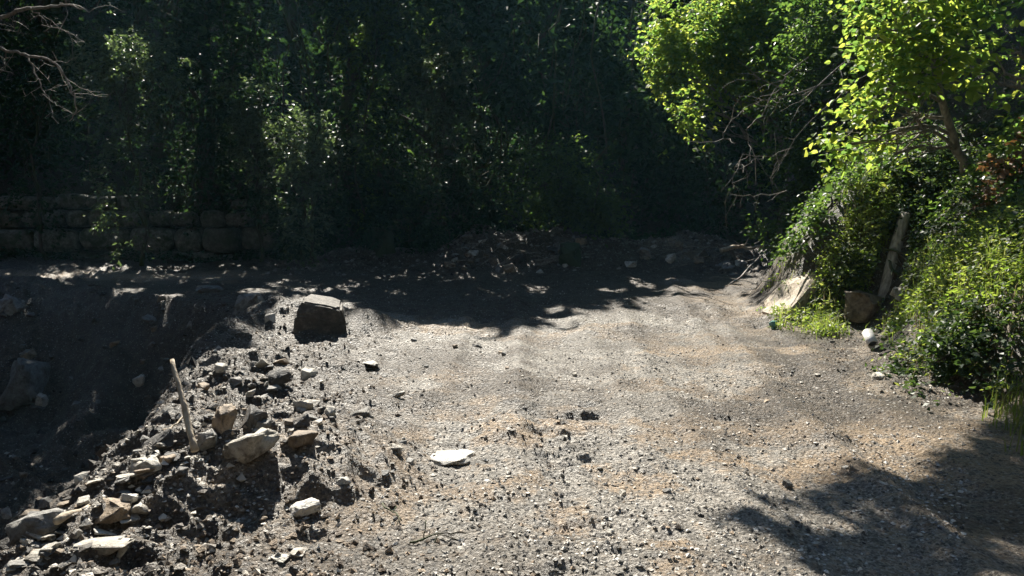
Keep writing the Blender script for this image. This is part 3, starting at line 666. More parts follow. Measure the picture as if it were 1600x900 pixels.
# right-hand trees ------------------------------------------------------------
r = np.random.default_rng(801); b = (6.2, 17.8, float(Hc(6.2, 17.8)))
t1 = tree('hazel_tree', 'sunlit yellow-green hazel hanging over the back right of the clearing', b, tuple(at(1190, -40, 17.4)), .10, T1, 'hazel', 2300, 10, .40, .105, bark='greybark', twigs=7, r=r, gate=.05, hi=True, asp=.8, bankp=1., spots=False)
r = np.random.default_rng(802); b = (5.7, 9.7, float(Hc(5.7, 9.7)))
t2 = tree('hazel_bush', 'brightest lime-green hazel on the bank above the leaning post', b, tuple(at(1420, 10, 9.0)), .06, T2, 'hazel', 1900, 10, .32, .085, bark='greybark', twigs=7, r=r, gate=.12, hi=True, asp=.8, bankp=.25, spots=False)
# single leaves at the outer twigs of the two hazels
def single_leaves(e, b, lobes, n, L, seed):
    r = np.random.default_rng(seed); me = []
    for i in range(4):
        g = Geo(); leaves(g, np.zeros((1, 3)), np.array([[0, 1., 0]]), np.array([[0, 0, 1.]]), np.array([1.]), np.array([.72 + .08 * i]), True); m_ = g.mesh('leaf'); m_.materials.append(M['hazel']); me.append(m_)
    p, u = lobe_points(lobes, n * 3, -.1, r=r, shell=.9); px, py, f = pix(p)
    k = (px > 1000) & (px < 1600) & (py > 0) & (u[:, 1] < .2) & keep_leaf(p, 1., spots=False); p, u = p[k][:n], u[k][:n]
    for q, w in zip(p, u):
        o = bpy.data.objects.new('leaf', me[int(r.integers(0, 4))]); COL.objects.link(o); o.parent = e; o.location = q - np.array(b)
        d = Vector((w * np.array([1, 1, .3]) + r.normal(size=3) * .5 - np.array([0, 0, .3])).tolist()).normalized()
        o.rotation_euler = d.to_track_quat('Y', 'Z').to_euler(); o.rotation_euler.rotate_axis('Y', float(r.normal() * .6)); s = L * (.8 + .6 * r.random()); o.scale = (s, s, s)
single_leaves(t1, t1.location, T1, 170, .125, 1); single_leaves(t2, t2.location, T2, 190, .105, 2)

# the large shaded tree between and above them, with the bough that shades the lower right corner
r = np.random.default_rng(803); b = (6.6, 12.6, float(Hc(6.6, 12.6)))
T3 = lobes_px([(1290, 40, 1.6, .9), (1245, 110, 1.8, .8), (1310, 130, 1.5, .8), (1240, 190, 1.8, .7), (1290, 210, 1.5, .7), (1340, 20, 1.5, .8), (1240, 30, 1.8, .8), (1530, 60, .2, .9), (1590, 150, .2, .8), (1230, 250, 2.4, .7), (1270, 310, 2.4, .55), (1215, 330, 2.4, .6), (1340, 290, 2.0, .5), (1500, 180, .4, .7), (1540, 230, 0, .6), (1600, 20, 0, 1.0), (1330, -60, .5, 1.3), (1500, -80, .5, 1.2)], 12.4)
n = 1300; sx = rng.uniform(1080, 1800, n); sy = rng.uniform(640, 1060, n); k = inpoly(sx, sy, SHADE) & (fbm(sx, sy * 2.2, .006, 2, 4) > -.12 - .3 * rng.random(n)); sx, sy = sx[k], sy[k]
gd = np.array([np.array([0, 0, CAM_H]) + ray(a, c) * (-CAM_H / ray(a, c)[2]) for a, c in zip(sx, sy)])
hs = 5.2 + 1.4 * rng.random(len(gd)) + .3 * gd[:, 0]
pc = gd + SUN[None] * (hs / SUN[2])[:, None]
ex = sprays(pc, rng.normal(size=pc.shape) * np.array([1, 1, .3]), 8, .35, .13, rng, .75)
t3 = tree('oak_tree', 'big dark-leaved tree on the bank at right, its boughs reaching over the clearing', b, (6.0, 11.6, 9.5), .19, T3, 'deep', 3000, 9, .45, .11, twigs=8, r=r, gate=-.1, bankp=.35, extra=ex)
g = Geo()
for c in ((1.6, 9.6, 6.6), (.6, 9.0, 6.2), (2.6, 8.9, 6.9), (1.6, 8.4, 6.3), (.2, 9.8, 6.4)):
    tube(g, wig((6.05, 11.7, 7.6 + .2 * c[0]), c, 10, .06, .04), np.linspace(.07, .012, 10), 6, False)
g.build('overhanging_boughs', M['bark'], t3, True, b)
# bare hanging twigs in front of it
g = Geo()
def hang(pts, D, r0, kids, seed):
    r = np.random.default_rng(seed); P = np.array([at(x, y, D + .02 * i) for i, (x, y) in enumerate(pts)])
    t = np.linspace(0, len(P) - 1, len(P) * 3); Q = np.stack([np.interp(t, np.arange(len(P)), P[:, k]) for k in range(3)], 1) + r.normal(size=(len(t), 3)) * .012
    tube(g, Q, np.linspace(r0, r0 * .35, len(Q)) * .72, 5, False)
    for _ in range(kids):
        s = Q[r.integers(1, len(Q))]; u = unit(r.normal(size=3) + np.array([-.5, -.2, -.6])) * (.25 + .4 * r.random()); q = wig(s, s + u, 6, .16, 0, r); tube(g, q, np.linspace(r0 * .35, .002, 6), 4, False)
hang([(1330, 90), (1260, 150), (1200, 130), (1150, 95)], 12.0, .016, 9, 1)
hang([(1300, 130), (1230, 150), (1180, 160), (1140, 190), (1128, 215), (1150, 225)], 12.0, .014, 9, 2)
hang([(1260, 90), (1215, 130), (1190, 180), (1165, 205), (1180, 240), (1182, 290)], 12.1, .014, 10, 3)
hang([(1230, 300), (1180, 306), (1150, 305), (1138, 298)], 12.1, .012, 6, 4)
hang([(1240, 230), (1200, 245), (1160, 240), (1148, 265), (1146, 285)], 12.1, .010, 8, 5)
hang([(1370, 340), (1340, 348), (1305, 350), (1290, 343)], 11.0, .014, 8, 6)
hang([(1450, 0), (1400, 90), (1330, 130), (1250, 205), (1205, 280)], 11.6, .014, 8, 7)
hang([(1480, 210), (1400, 262), (1340, 280), (1310, 285)], 11.0, .012, 10, 8)
g.build('bare_twigs', M['greybark'], t3, True, b)
# sapling reaching in at the right edge
r = np.random.default_rng(804); c = hit(1590, 300); b = (c[0] + .5, c[1], float(Hc(c[0] + .5, c[1])))
T4 = lobes_px([(1590, 80, 0, .16), (1570, 115, 0, .2), (1600, 190, 0, .22), (1560, 130, 0, .12), (1640, 120, 0, .4), (1600, 230, 0, .2), (1660, 20, .2, .6)], 8.2)
tree('sapling', 'slender sapling with bright leaves reaching in at the right edge', b, tuple(at(1650, 40, 8.4)), .03, T4, 'hazel', 150, 8, .28, .10, bark='greybark', twigs=4, r=r, hi=True, asp=.55, bankp=.6)

# ivy-covered mound above the post
r = np.random.default_rng(805)
def bush(name, label, lst, D, mat, n, L, seed, nl=8, length=.2, asp=.8, cat='shrub', bankp=.7, bark='bark'):
    r = np.random.default_rng(seed); lob = lobes_px(lst, D); c = np.mean([l[0] for l in lob], 0); b = (c[0], c[1] + .2, float(Hc(c[0], c[1] + .2)))
    return tree(name, label, b, tuple(c), .035, lob, mat, n, nl, length, L, cat=cat, twigs=4, r=r, gate=-.15, bankp=bankp, asp=asp)
bush('ivy_bush', 'dark glossy ivy mound above the leaning post', [(1440, 270, 0, .45), (1480, 310, .1, .5), (1425, 310, -.1, .3), (1520, 280, .3, .5), (1470, 350, -.1, .4), (1440, 390, -.2, .28), (1500, 380, -.2, .35)], 10.2, 'ivy', 900, .07, 811)
bush('ivy_bush', 'dark ivy tangle spilling over the near bank at the right edge', [(1500, 545, -.1, .22), (1550, 520, 0, .28), (1470, 565, -.1, .13), (1590, 545, 0, .28), (1535, 580, -.1, .14), (1605, 585, 0, .18)], 6.6, 'ivy', 620, .06, 812)
bush('climber', 'brown-tinged climber leaves on the bank at the right edge', [(1590, 250, 0, .25), (1580, 300, 0, .25), (1610, 330, 0, .25), (1560, 330, .1, .2)], 8.3, 'dry', 150, .07, 813)
bush('leafy_shrub', 'leafy green shrub on the slope below the hazel tree', [(1215, 335, .8, .45), (1240, 300, .8, .4), (1205, 368, .6, .26), (1280, 250, .3, .42), (1265, 345, .2, .3), (1300, 300, 0, .36), (1330, 260, -.2, .35), (1310, 335, -.1, .22), (1270, 372, .1, .2), (1235, 380, .4, .2)], 13.4, 'deep', 950, .085, 814, bankp=.35)

lst = []
for px_, py_, rr_ in ((1318, 305, .2), (1300, 325, .22), (1282, 350, .22), (1262, 375, .2), (1330, 290, .18), (1240, 392, .16), (1290, 330, .2)):
    h_ = hit(px_, py_); lst.append((px_, py_, h_[1] - .05 - 12., rr_))
bush('leafy_shrub', 'creeping green shrub on the shaded rock edge above the tan rock face', lst, 12., 'deep', 420, .07, 817, bankp=.5)
lst = []
for px_, py_, rr_ in ((1385, 300, .22), (1365, 325, .22), (1345, 350, .2), (1325, 380, .2), (1310, 410, .2), (1300, 440, .2), (1330, 430, .18), (1355, 395, .18), (1275, 470, .16), (1310, 475, .15), (1265, 495, .12), (1380, 340, .16)):
    h_ = hit(px_, py_); lst.append((px_, py_, h_[1] - .04 - 11., rr_))
bush('weed_patch', 'sunlit weeds covering the spur of the bank left of the leaning post', lst, 11., 'herb', 1300, .05, 815, asp=.5, length=.16, cat='weeds')
lst = []
for px_, py_, rr_ in ((1350, 420, .16), (1345, 380, .18), (1375, 350, .16), (1425, 420, .2), (1430, 370, .2), (1425, 340, .2), (1405, 430, .12), (1325, 450, .14)):
    h_ = hit(px_, py_); lst.append((px_, py_, h_[1] - .05 - 10., rr_))
bush('ivy_bush', 'ivy wrapped around the leaning post on the bank', lst, 10., 'ivy', 420, .06, 816)
# bank ground cover
HERB1 = [(1405, 520), (1430, 440), (1500, 385), (1620, 330), (1660, 480), (1540, 480), (1470, 530)]
HERB2 = [(1235, 505), (1240, 470), (1275, 420), (1300, 370), (1350, 300), (1395, 270), (1425, 320), (1385, 420), (1340, 470), (1300, 512)]
IVY1 = [(1405, 575), (1440, 515), (1540, 470), (1680, 470), (1680, 610), (1560, 612), (1490, 595)]
IVY2 = [(1360, 330), (1440, 210), (1620, 200), (1640, 400), (1500, 400), (1430, 450), (1395, 420)]
def inb(*polys):
    def f(p):
        px, py, ff = pix(p); k = np.zeros(len(p), bool); px = px + 60 * fbm(p[:, 0], p[:, 1], 1.9, 3, 15) + rng.normal(size=len(p)) * 16; py = py + 40 * fbm(p[:, 0], p[:, 1], 2.1, 3, 16) + rng.normal(size=len(p)) * 12
        for q in polys: k |= inpoly(px, py, q)
        return k
    return f
XR, YR = (3.2, 9.5), (4.8, 15)
cover(80000, XR, YR, inb(HERB1, HERB2), .18, .05, 'herb', 'bank_herbs', 'bright green weeds and herbs on the sunlit bank', 'weeds', seed=41, nl=5, length=.14, cull=False, asp=.5)
cover(12000, XR, YR, inb(IVY1, IVY2), .18, .045, 'herb', 'mixed_weeds', 'pale weeds growing through the ivy of the right bank', 'weeds', seed=45, nl=5, length=.16, cull=False, asp=.5)
cover(3500, XR, YR, inb(HERB1, HERB2), .10, .045, 'ivy', 'trailing_ivy', 'ivy trailing through the weeds of the right bank', 'ivy', seed=46, nl=5, length=.15, cull=False, asp=.9)
cover(36000, XR, YR, inb(IVY1, IVY2), .15, .055, 'ivy', 'ground_ivy', 'dark glossy ivy trailing over the bank', 'ivy', seed=42, nl=5, length=.16, cull=False, asp=.9)
cover(14000, XR, (4.8, 22), lambda p: zones(p[:, 0], p[:, 1])[1] > .9, .35, .07, 'deep', 'bank_brambles', 'tangled brambles over the upper bank', 'brambles', seed=43, nl=6, length=.25, cull=False)
def grass(n, polys, hgt, seed, label, name='grass', xr=XR, yr=YR, mat='grass', cond=None):
    r = np.random.default_rng(seed); x = r.uniform(*xr, n); y = r.uniform(*yr, n); p = np.stack([x, y, H(x, y)], -1)
    k = inb(*polys)(p) if cond is None else cond(p); p = p[k & post_clear(p)]; m = len(p)
    h = hgt * (.4 + .9 * r.random(m))[:, None]; a = r.random(m) * 6.283; lean = np.stack([np.cos(a), np.sin(a) - .4, np.zeros(m)], -1) * (.2 + .6 * r.random(m))[:, None]
    s = np.stack([-np.sin(a), np.cos(a), np.zeros(m)], -1) * .0045; up = np.array([0, 0, 1.])
    v = np.stack([p - s, p + s, p + s * .7 + (up + lean * .4) * h * .6, p - s * .7 + (up + lean * .4) * h * .6, p + (up * .85 + lean) * h], 1); i = np.arange(m)[:, None] * 5
    g = Geo(); g.add(v.reshape(-1, 3), i + np.array([[0, 1, 2, 3]]), i + np.array([[3, 2, 4]]))
    tag(g.build(name, M[mat], None), label, 'grass', None, 'stuff')
grass(60000, [HERB1, HERB2, [(1550, 680), (1570, 600), (1680, 590), (1680, 690)]], .24, 51, 'bright grass blades on the sunlit right bank')

grass(9000, [HERB1, HERB2, IVY1], .26, 52, 'dry straw-coloured stalks among the weeds of the right bank', 'dry_stalks', mat='straw')
# ================================================================ single objects
# the squared boulder on its heap of earth
bm = bmesh.new(); W_, D_, H_ = .56, .50, .42
cs = [(-.50, -.5, -.5), (.52, -.46, -.5), (.50, .5, -.5), (-.46, .46, -.5), (-.40, -.34, .50), (.40, -.40, .40), (.34, .40, .44), (-.34, .44, .54), (-.50, -.46, .10), (.54, -.44, .0)]
for c in cs: bm.verts.new((c[0] * W_, c[1] * D_, c[2] * H_))
bmesh.ops.convex_hull(bm, input=bm.verts); bmesh.ops.bevel(bm, geom=list(bm.edges), offset=.022, segments=2, affect='EDGES'); bmesh.ops.triangulate(bm, faces=bm.faces)
bmesh.ops.subdivide_edges(bm, edges=bm.edges, cuts=2, use_grid_fill=True); bm.normal_update()
for v in bm.verts:
    c = v.co * 9; v.co += v.normal * float(.018 * vn(np.array([c.x]), np.array([c.y]), np.array([c.z]), 3)[0] + .01 * vn(np.array([c.x * 3]), np.array([c.y * 3]), np.array([c.z * 3]), 4)[0])
me = bpy.data.meshes.new('boulder'); bm.to_mesh(me); bm.free()
bp = hit(497, 522)
o = link('boulder', me, M['umber'], None, (bp[0], bp[1] + .22, H1(bp[0], bp[1] + .1) + .09)); o.rotation_euler = (.07, .13, .10)
tag(o, 'squared brown boulder with a sunlit flat top on the earth heap', 'boulder')

# the long pale stick standing out of the rubble
def stick(name, label, a, b, r0, r1, mat='stick', cat='stick', group=None, n=9, amp=.05, kids=0, seed=0):
    r = np.random.default_rng(seed); g = Geo(); P = wig(np.array(a), np.array(b), n, amp, 0, r); tube(g, P, np.linspace(r0, r1, n) * (1 + .12 * r.normal(size=n)), 7)
    for _ in range(kids):
        s = P[r.integers(2, n - 1)]; u = unit((P[-1] - P[0]) * .6 + r.normal(size=3) * .8) * np.linalg.norm(P[-1] - P[0]) * (.2 + .2 * r.random()); tube(g, wig(s, s + u, 5, .1, 0, r), np.linspace(r1, .003, 5), 5)
    return tag(g.build(name, M[mat], None, True, a), label, cat, group)
a = hit(306, 722); a[2] += .05; bpt = at(269, 562, a[1] + .32)
stick('stick', 'long pale barkless stick leaning up out of the rubble', a, bpt, .020, .012, kids=0, seed=4, amp=.016, n=12)
a = hit(292, 690); stick('stick', 'thin pale twig crossing below the long barkless stick', at(262, 683, a[1]) + np.array([0, 0, .03]), at(296, 650, a[1] + .25) + np.array([0, 0, .02]), .007, .005, seed=5)
a = hit(100, 826); stick('stick', 'thick pale broken branch lying among the stones at lower left', a + np.array([0, -.05, .05]), at(143, 790, a[1] + .25), .019, .014, seed=6, n=6)
a = hit(640, 852); b_ = hit(728, 840); stick('twig', 'thin dark forked twig on the gravel near the bottom edge', a + np.array([0, 0, .012]), b_ + np.array([0, 0, .015]), .006, .003, 'bark', 'twig', kids=3, seed=7, amp=.08)
a = hit(598, 795); b_ = hit(628, 820); stick('twig', 'small crooked dark twig beside the pale gravel strip', a + np.array([0, 0, .02]), b_ + np.array([0, 0, .015]), .005, .003, 'bark', 'twig', kids=2, seed=8, amp=.1)
a = hit(1140, 445); b_ = at(1200, 388, a[1] + 1.6); stick('fallen_branch', 'straight fallen branch leaning on the foot of the rock slab', a, b_, .022, .014, 'wood', 'branch', seed=9, amp=.03)
a = hit(1125, 402); b_ = hit(1182, 408)
stick('fallen_branch', 'pale sunlit fallen branch at the back right under the hazel', (a[0], a[1], a[2] + .12), (b_[0], a[1] + .1, a[2] + .22), .05, .025, 'stick', 'branch', seed=10, amp=.10, kids=4)

# leaning post
pa = POST_A; pb = POST_B
g = Geo(); P = wig(pa - np.array([0, 0, .12]), pb, 9, .012); tube(g, P, np.linspace(.085, .072, 9), 12); 
o = tag(g.build('post', M['wood'], None, True, pa), 'grey weathered wooden post leaning on the ivy bank', 'post')

# pipe stub
pa = hit(1364, 548); ax = unit(np.array([[.16, 1., .42]]))[0]; g = Geo(); L_, Ro, Ri = .24, .055, .047
P0 = pa + np.array([0, 0, .05]); an = np.arange(20) * 2 * math.pi / 20
A = unit(np.cross(ax, [0, 0, 1.])[None])[0]; B = np.cross(A, ax); ring = lambda c, r_: c + r_ * (np.cos(an)[:, None] * A + np.sin(an)[:, None] * B)
g.add(np.concatenate([ring(P0, Ro), ring(P0 + ax * L_, Ro), ring(P0, Ri), ring(P0 + ax * L_, Ri)]))
k = np.arange(20); k2 = (k + 1) % 20
g.q.append(np.concatenate([np.stack([k, k2, k2 + 20, k + 20], -1), np.stack([k2 + 40, k + 40, k + 60, k2 + 60], -1), np.stack([k2, k, k + 40, k2 + 40], -1), np.stack([k + 20, k2 + 20, k2 + 60, k + 60], -1)]))
o = tag(g.build('pipe', M['pvc'], None, True, pa), 'short white pipe stub lying at the foot of the right bank', 'pipe')
g = Geo(); c = P0 + ax * .05; g.add(np.concatenate([ring(c, Ri * .98), ring(c + ax * .004, Ri * .98), [c], [c + ax * .004]]), np.stack([k, k2, k2 + 20, k + 20], -1), np.concatenate([np.stack([k2, k, k * 0 + 40], -1), np.stack([k + 20, k2 + 20, k * 0 + 41], -1)]))
g.build('bore_shade_disc', M['bore_shade'], o, False, pa)  # near-black disc painting the shade inside the open pipe

# rocks of the right bank
stone(1357, 504, 54, 46, 'brown', 'brown angular boulder on the bank below the leaning post', name='boulder', i=3, cat='boulder', rz=.5, sink=.25)
stone(1412, 470, 26, 20, 'pale', 'pale stone beside the brown boulder on the bank', i=5)
stone(1437, 478, 20, 14, 'grey', 'small grey stone right of the pale one on the bank', i=6)
stone(1284, 524, 26, 12, 'pale', 'pale flat stone at the foot of the bank under the herbs', i=7)
stone(1378, 592, 22, 12, 'pale', 'broken pale stone on the bank foot below the pipe', i=2)
stone(1210, 514, 16, 16, 'teal', 'small blue-green lump at the foot of the rock slab', i=1)
# slab of bare rock in the bank
g = Geo(); c0 = hit(1205, 500); c1 = hit(1290, 470)
bm = bmesh.new(); poly = [hit(*q) for q in ((1188, 490), (1228, 503), (1252, 480), (1286, 434), (1270, 424), (1232, 440), (1206, 466))]
for p in poly:
    bm.verts.new(p + np.array([-.03, -.03, .02])); bm.verts.new(p + np.array([.30, .20, -.40]))
bmesh.ops.convex_hull(bm, input=bm.verts); bmesh.ops.bevel(bm, geom=list(bm.edges), offset=.03, segments=1, affect='EDGES'); bmesh.ops.triangulate(bm, faces=bm.faces); bmesh.ops.subdivide_edges(bm, edges=bm.edges, cuts=4, use_grid_fill=True); bm.normal_update()
for v in bm.verts:
    c = v.co * 3; v.co += v.normal * float(.07 * vn(np.array([c.x]), np.array([c.y]), np.array([c.z]), 3)[0] + .03 * vn(np.array([c.x * 4]), np.array([c.y * 4]), np.array([c.z * 4]), 4)[0])
me = bpy.data.meshes.new('rock_outcrop'); bm.to_mesh(me); bm.free()
tag(link('rock_outcrop', me, M['tanrock']), 'pale tan sloping rock face in the bank below the hazel tree', 'rock')

# named stones: (px, py of the foot, width px, height px, tone, tilt, depth ratio, shape, label)
for (px, py, w, h, tone, tilt, dep, i, lab) in [
 (38, 846, 92, 56, 'grey', -.45, .7, 2, 'large grey slab tilted at the lower left corner of the rubble'),
 (165, 832, 64, 38, 'brown', .05, .9, 7, 'rounded tan stone in the middle of the lower left rubble'),
 (196, 800, 28, 30, 'white', .3, .8, 1, 'bright white angular stone behind the rounded tan stone'),
 (212, 815, 34, 30, 'pale', -.4, .9, 4, 'pale stone leaning against the right of the rounded tan stone'),
 (150, 866, 118, 28, 'pale', -.08, .5, 9, 'long flat white slab in front of the rounded tan stone'),
 (52, 880, 42, 20, 'pale', .05, .8, 10, 'flat pale stone at the bottom left below the grey slab'),
 (88, 822, 34, 26, 'pale', .3, .8, 6, 'cream block right of the big grey slab'),
 (225, 757, 62, 24, 'pale', -.1, .7, 5, 'pale flat slab capping the rubble edge by the ditch'),
 (243, 704, 58, 32, 'dark', -.5, .8, 8, 'dark tilted block beside the ditch edge left of the stick'),
 (345, 676, 38, 44, 'brown', .1, .9, 3, 'upright brownish stone just right of the stick'),
 (321, 708, 36, 36, 'grey', .2, .9, 11, 'grey round stone at the foot of the stick'),
 (384, 738, 84, 50, 'pale', -.45, 1.0, 9, 'big pale whitish boulder in the rubble right of the stick'),
 (463, 712, 50, 30, 'brown', .0, .9, 0, 'tan stone perched over a dark gap right of the pale boulder'),
 (385, 668, 44, 42, 'dark', .1, .9, 7, 'dark rounded stone behind the big pale boulder'),
 (398, 620, 54, 22, 'grey', -.5, .7, 2, 'grey slab tilted on the slope above the dark rounded stone'),
 (362, 606, 46, 20, 'grey', -.6, .7, 5, 'thin tilted grey slab left of the other slope slabs'),
 (432, 606, 40, 22, 'dark', -.3, .8, 10, 'dark flat slab at the upper right of the tilted slabs'),
 (406, 676, 30, 28, 'grey', .2, .9, 1, 'grey angular stone right of the dark rounded stone'),
 (478, 660, 40, 20, 'grey', .2, .8, 4, 'greenish grey stone in front of the row of dark holes'),
 (472, 644, 36, 14, 'pale', .1, .8, 9, 'flat pale capstone over the dark gap'),
 (512, 652, 22, 20, 'pale', .2, .9, 3, 'pale chunk right of the flat capstone'),
 (470, 672, 30, 22, 'dark', -.4, .8, 8, 'dark shard below the greenish grey stone'),
 (704, 730, 76, 18, 'white', .0, 1.2, 2, 'large flat white stone set in the gravel'),
 (536, 763, 34, 12, 'white', -.1, .6, 5, 'small flat white stone left of the large white one'),
 (474, 813, 52, 24, 'white', -.2, .6, 10, 'flat cream stone on the brown earth left of the gravel'),
 (436, 880, 30, 10, 'pale', .0, .7, 6, 'white stone at the bottom edge, left of a pair'),
 (464, 874, 30, 14, 'pale', .0, .9, 9, 'cream stone at the bottom edge, right of a pair'),
 (618, 622, 32, 14, 'white', -.2, .7, 1, 'white stone with a dark shadow in the middle of the tracks'),
 (576, 577, 34, 9, 'white', .0, .7, 4, 'thin white stone below the squared boulder'),
 (616, 706, 26, 14, 'pale', .3, .8, 3, 'small pale wedge left of the large flat white stone'),
 (560, 652, 40, 22, 'grey', -.4, .8, 7, 'bluish grey slab edge in the trampled earth'),
 (972, 775, 14, 12, 'pale', 0, .9, 7, 'small white pebble alone on the gravel in the lower middle'),
 (1043, 772, 15, 10, 'grey', 0, .9, 8, 'small grey pebble on the gravel right of the white pebble'),
 (1232, 764, 16, 14, 'grey', 0, .9, 3, 'small dark-sided stone near the tip of the corner shadow'),
 (1340, 738, 22, 12, 'brown', 0, .8, 0, 'reddish stone at the upper edge of the corner shadow'),
 (747, 546, 22, 6, 'dark', 0, .6, 5, 'thin dark stone in the far gravel'),
 (14, 652, 84, 72, 'grey', .1, .9, 7, 'big rounded grey boulder in the hollow at the left edge'),
 (62, 645, 18, 28, 'pale', .3, .8, 2, 'pale upright stone right of the big boulder in the hollow'),
 (217, 614, 22, 14, 'white', -.3, .8, 9, 'bright white stone on the ditch edge'),
 (12, 502, 54, 22, 'grey', .4, .7, 5, 'grey slab at the left edge on the far side of the hollow'),
 (322, 458, 44, 12, 'grey', .05, .8, 10, 'flat grey slab on the far edge of the hollow'),
 (386, 482, 54, 34, 'grey', .1, .8, 11, 'rounded grey boulder in the shade left of the squared boulder'),
 (420, 500, 18, 10, 'pale', .1, .8, 6, 'small white stone on the heap left of the squared boulder'),
 (590, 404, 52, 44, 'mossy', .05, .8, 7, 'mossy block at the foot of the wood in deep shade'),
 (890, 416, 44, 32, 'mossy', .05, .8, 3, 'dark mossy block in the middle of the debris heap'),
 (1006, 408, 26, 18, 'grey', .05, .8, 4, 'grey rounded stone at the back right of the clearing'),
]:
    stone(px, py, w, h, tone, lab, tilt=tilt, dep=dep, i=i, cat='boulder' if 'boulder' in lab else 'stone')

# loose stones of the rubble edge, one by one
RUB = [(0, 800), (110, 760), (235, 665), (320, 585), (430, 565), (530, 620), (520, 670), (430, 690), (330, 720), (235, 775), (215, 880), (0, 898)]
n = 0
while n < 115:
    x, y = rng.uniform(0, 530), rng.uniform(560, 898)
    if not inpoly(np.array([x]), np.array([y]), RUB)[0]: continue
    w = 9 + 20 * rng.random() ** 2
    stone(x, y, w, w * (.4 + .4 * rng.random()), ('pale', 'pale', 'grey', 'brown', 'dark')[int(rng.integers(0, 5))], 'small loose stone in the rubble along the ditch edge', 'loose stones of the ditch edge', tilt=rng.normal() * .3, detail=0); n += 1
n = 0
LOW = [(0, 815), (110, 765), (240, 690), (300, 700), (235, 770), (215, 840), (215, 890), (0, 895)]
while n < 26:
    x, y = rng.uniform(0, 300), rng.uniform(690, 895)
    if not inpoly(np.array([x]), np.array([y]), LOW)[0]: continue
    w = 24 + 26 * rng.random()
    stone(x, y, w, w * .28, ('pale', 'pale', 'grey', 'brown')[int(rng.integers(0, 4))], 'flat muddy slab half buried in the lower left rubble', 'flat slabs of the lower left rubble', tilt=rng.normal() * .25 - .1, dep=.7, sink=.45, detail=1); n += 1
n = 0
HOL = [(0, 460), (300, 460), (330, 500), (240, 640), (60, 770), (0, 790)]
while n < 30:
    x, y = rng.uniform(0, 330), rng.uniform(455, 790)
    if not inpoly(np.array([x]), np.array([y]), HOL)[0]: continue
    w = 9 + 16 * rng.random() ** 2
    stone(x, y, w, w * (.4 + .4 * rng.random()), ('grey', 'grey', 'brown', 'dark')[int(rng.integers(0, 4))], 'small stone in the shade-darkened earth of the hollow', 'stones in the hollow', tilt=rng.normal() * .3, detail=0); n += 1
n = 0
while n < 40:
    x, y = rng.uniform(560, 1420), rng.uniform(520, 895)
    w = 9 + 9 * rng.random() ** 3
    stone(x, y, w, w * (.35 + .3 * rng.random()), ('pale', 'grey', 'grey', 'brown')[int(rng.integers(0, 4))], 'small stone half pressed into the gravel of the clearing', 'stones pressed into the gravel', detail=0, sink=.4); n += 1

# debris heaps at the back: rubble and sticks
for i in range(42):
    x, y = (rng.uniform(690, 920), rng.uniform(380, 428)) if i < 26 else (rng.uniform(980, 1170), rng.uniform(392, 432))
    w = 10 + 16 * rng.random() ** 2
    stone(x, y, w, w * .5, ('grey', 'pale', 'dark', 'brown')[int(rng.integers(0, 4))], 'small stone in the shaded debris heap at the back', 'stones of the debris heap', tilt=rng.normal() * .4, detail=0)
for i in range(46):
    x, y = (rng.uniform(690, 930), rng.uniform(375, 425)) if i < 28 else (rng.uniform(980, 1170), rng.uniform(385, 430))
    a = hit(x, y) + np.array([0, 0, .05]); an = rng.uniform(-.9, .9); l = .3 + .6 * rng.random()
    b_ = a + np.array([math.cos(an) * l, math.sin(an) * l * .6, 0]); b_[2] = H1(b_[0], b_[1]) + .04 + .2 * rng.random()
    stick('stick', 'broken stick in the shaded debris heap at the back', a, b_, .010 + .012 * rng.random(), .006, 'greybark', 'stick', 'sticks of the debris heap', n=6, amp=.08, seed=900 + i)

# gravel and clods too small to count
def gravel(name, label, n, xr, yr, dens, smin, smax, cols, seed):
    r = np.random.default_rng(seed); u = r.random(n); y = yr[0] * (yr[1] / yr[0]) ** u; x = r.uniform(*xr, n) * y
    k = dens(x, y) > r.random(n); x, y = x[k], y[k]; m = len(x); z = H(x, y)
    s = smin + (smax - smin) * r.random(m) ** 3
    base = np.array([[1, 0, 0], [0, 1, 0], [-1, 0, 0], [0, -1, 0], [0, 0, 1], [0, 0, -1]], float)
    v = base[None] * (.6 + .6 * r.random((m, 6, 1))) + r.normal(size=(m, 6, 3)) * .16
    a = r.random(m) * 6.283; ca, sa = np.cos(a), np.sin(a); v = v * np.stack([np.ones(m), .55 + .4 * r.random(m), .35 + .4 * r.random(m)], -1)[:, None]
    v = np.stack([v[..., 0] * ca[:, None] - v[..., 1] * sa[:, None], v[..., 0] * sa[:, None] + v[..., 1] * ca[:, None], v[..., 2]], -1) * (s * .5)[:, None, None] + np.stack([x, y, z + s * .08], -1)[:, None]
    f = np.array([[0, 1, 4], [1, 2, 4], [2, 3, 4], [3, 0, 4], [1, 0, 5], [2, 1, 5], [3, 2, 5], [0, 3, 5]]); g = Geo(); g.add(v.reshape(-1, 3), None, (np.arange(m)[:, None, None] * 6 + f[None]).reshape(-1, 3))
    mm, nt, out, N, L = newmat(name); ge = N('ShaderNodeNewGeometry'); rp = ramp(N, [(i / (len(cols) - 1), c) for i, c in enumerate(cols)]); L(ge.outputs['Random Per Island'], rp.inputs[0])
    p = N('ShaderNodeBsdfPrincipled'); p.inputs['Roughness'].default_value = .75; L(rp.outputs[0], p.inputs['Base Color'])
    nz = N('ShaderNodeTexNoise'); nz.inputs['Scale'].default_value = 120; L(ge.outputs['Position'], nz.inputs['Vector']); L(bump(N, L, nz.outputs[0], .008), p.inputs['Normal']); L(p.outputs[0], out.inputs[0])
    tag(g.build(name, mm), label, name.replace('_', ' '), None, 'stuff')
def dz(x, y): return zones(x, y)
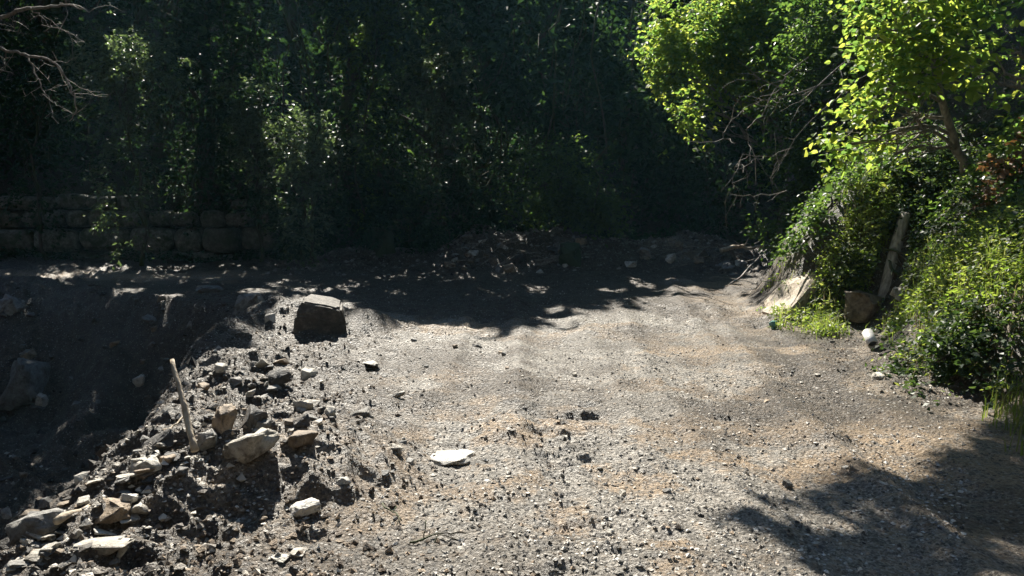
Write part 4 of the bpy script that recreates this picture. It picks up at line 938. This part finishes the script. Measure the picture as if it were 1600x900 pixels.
gravel('ditch_clods', 'earth lumps of the ditch side, coloured near black for its shade', 9000, (-.9, -.15), (3.2, 13.5), lambda x, y: (dz(x, y)[0] > -.05) * (.35 + .7 * fbm(x, y, 1.3, 3, 27)), .03, .19, [(.012, .010, .008), (.03, .024, .018), (.06, .048, .037), (.12, .10, .08)], 65)  # lump colours darkened to deepen the shade of the ditch
gravel('gravel', 'fine grey gravel over the clearing', 80000, (-.7, .62), (2.6, 16), lambda x, y: ((dz(x, y)[1] < .3) & (dz(x, y)[0] < -.2)) * (.35 + .6 * fbm(x, y, 1.2, 3, 5)), .010, .04, [(.04, .036, .032), (.16, .15, .13), (.30, .28, .25), (.52, .49, .44), (.66, .63, .57), (.34, .24, .15)], 61)
gravel('rubble', 'broken stone chips along the ditch edge', 24000, (-.75, .1), (2.8, 12), lambda x, y: np.exp(-((dz(x, y)[0] + .05) / .6) ** 2) * .9 + (dz(x, y)[0] > 0) * .35, .015, .075, [(.03, .028, .025), (.10, .085, .07), (.20, .18, .155), (.38, .35, .30), (.58, .54, .47)], 62)
gravel('clods', 'crumbled brown earth clods', 24000, (-.6, .6), (2.8, 13), lambda x, y: np.exp(-((dz(x, y)[0] + .9) / .6) ** 2) * .8 + np.exp(-((dz(x, y)[1] + .1) / .35) ** 2) * .8 + np.exp(-(((x - BOUL[0]) / .6) ** 2 + ((y - BOUL[1]) / .6) ** 2)), .012, .06, [(.045, .033, .023), (.12, .088, .06), (.20, .15, .105), (.30, .235, .165)], 63)

gravel('debris', 'broken stone and soil chips of the heap along the foot of the wood', 16000, (-.32, .42), (15.6, 18.6), lambda x, y: np.exp(-((y - 17.0) / .8) ** 2) * (.5 + .7 * fbm(x, y, 1.1, 3, 25)), .03, .16, [(.03, .028, .025), (.10, .09, .08), (.20, .19, .17), (.34, .32, .29)], 64)

# ---------------------------------------------------------------- the thin sunlit air of the hollow
g = Geo(); X0, X1, Y0, Y1, Z0, Z1 = -60, 60, -60, 90, -6, 70
g.add([(x, y, z) for z in (Z0, Z1) for x, y in ((X0, Y0), (X1, Y0), (X1, Y1), (X0, Y1))], [[3, 2, 1, 0], [4, 5, 6, 7], [0, 1, 5, 4], [1, 2, 6, 5], [2, 3, 7, 6], [3, 0, 4, 7]])
hm, nt, out, N, L = newmat('haze'); pv = N('ShaderNodeVolumePrincipled'); pv.inputs['Color'].default_value = (.36, .74, 1, 1); pv.inputs['Density'].default_value = .0004; pv.inputs['Anisotropy'].default_value = .25
L(pv.outputs[0], out.inputs['Volume'])
tag(g.build('haze', hm), 'thin bluish sunlit haze in the air', 'haze', None, 'stuff')
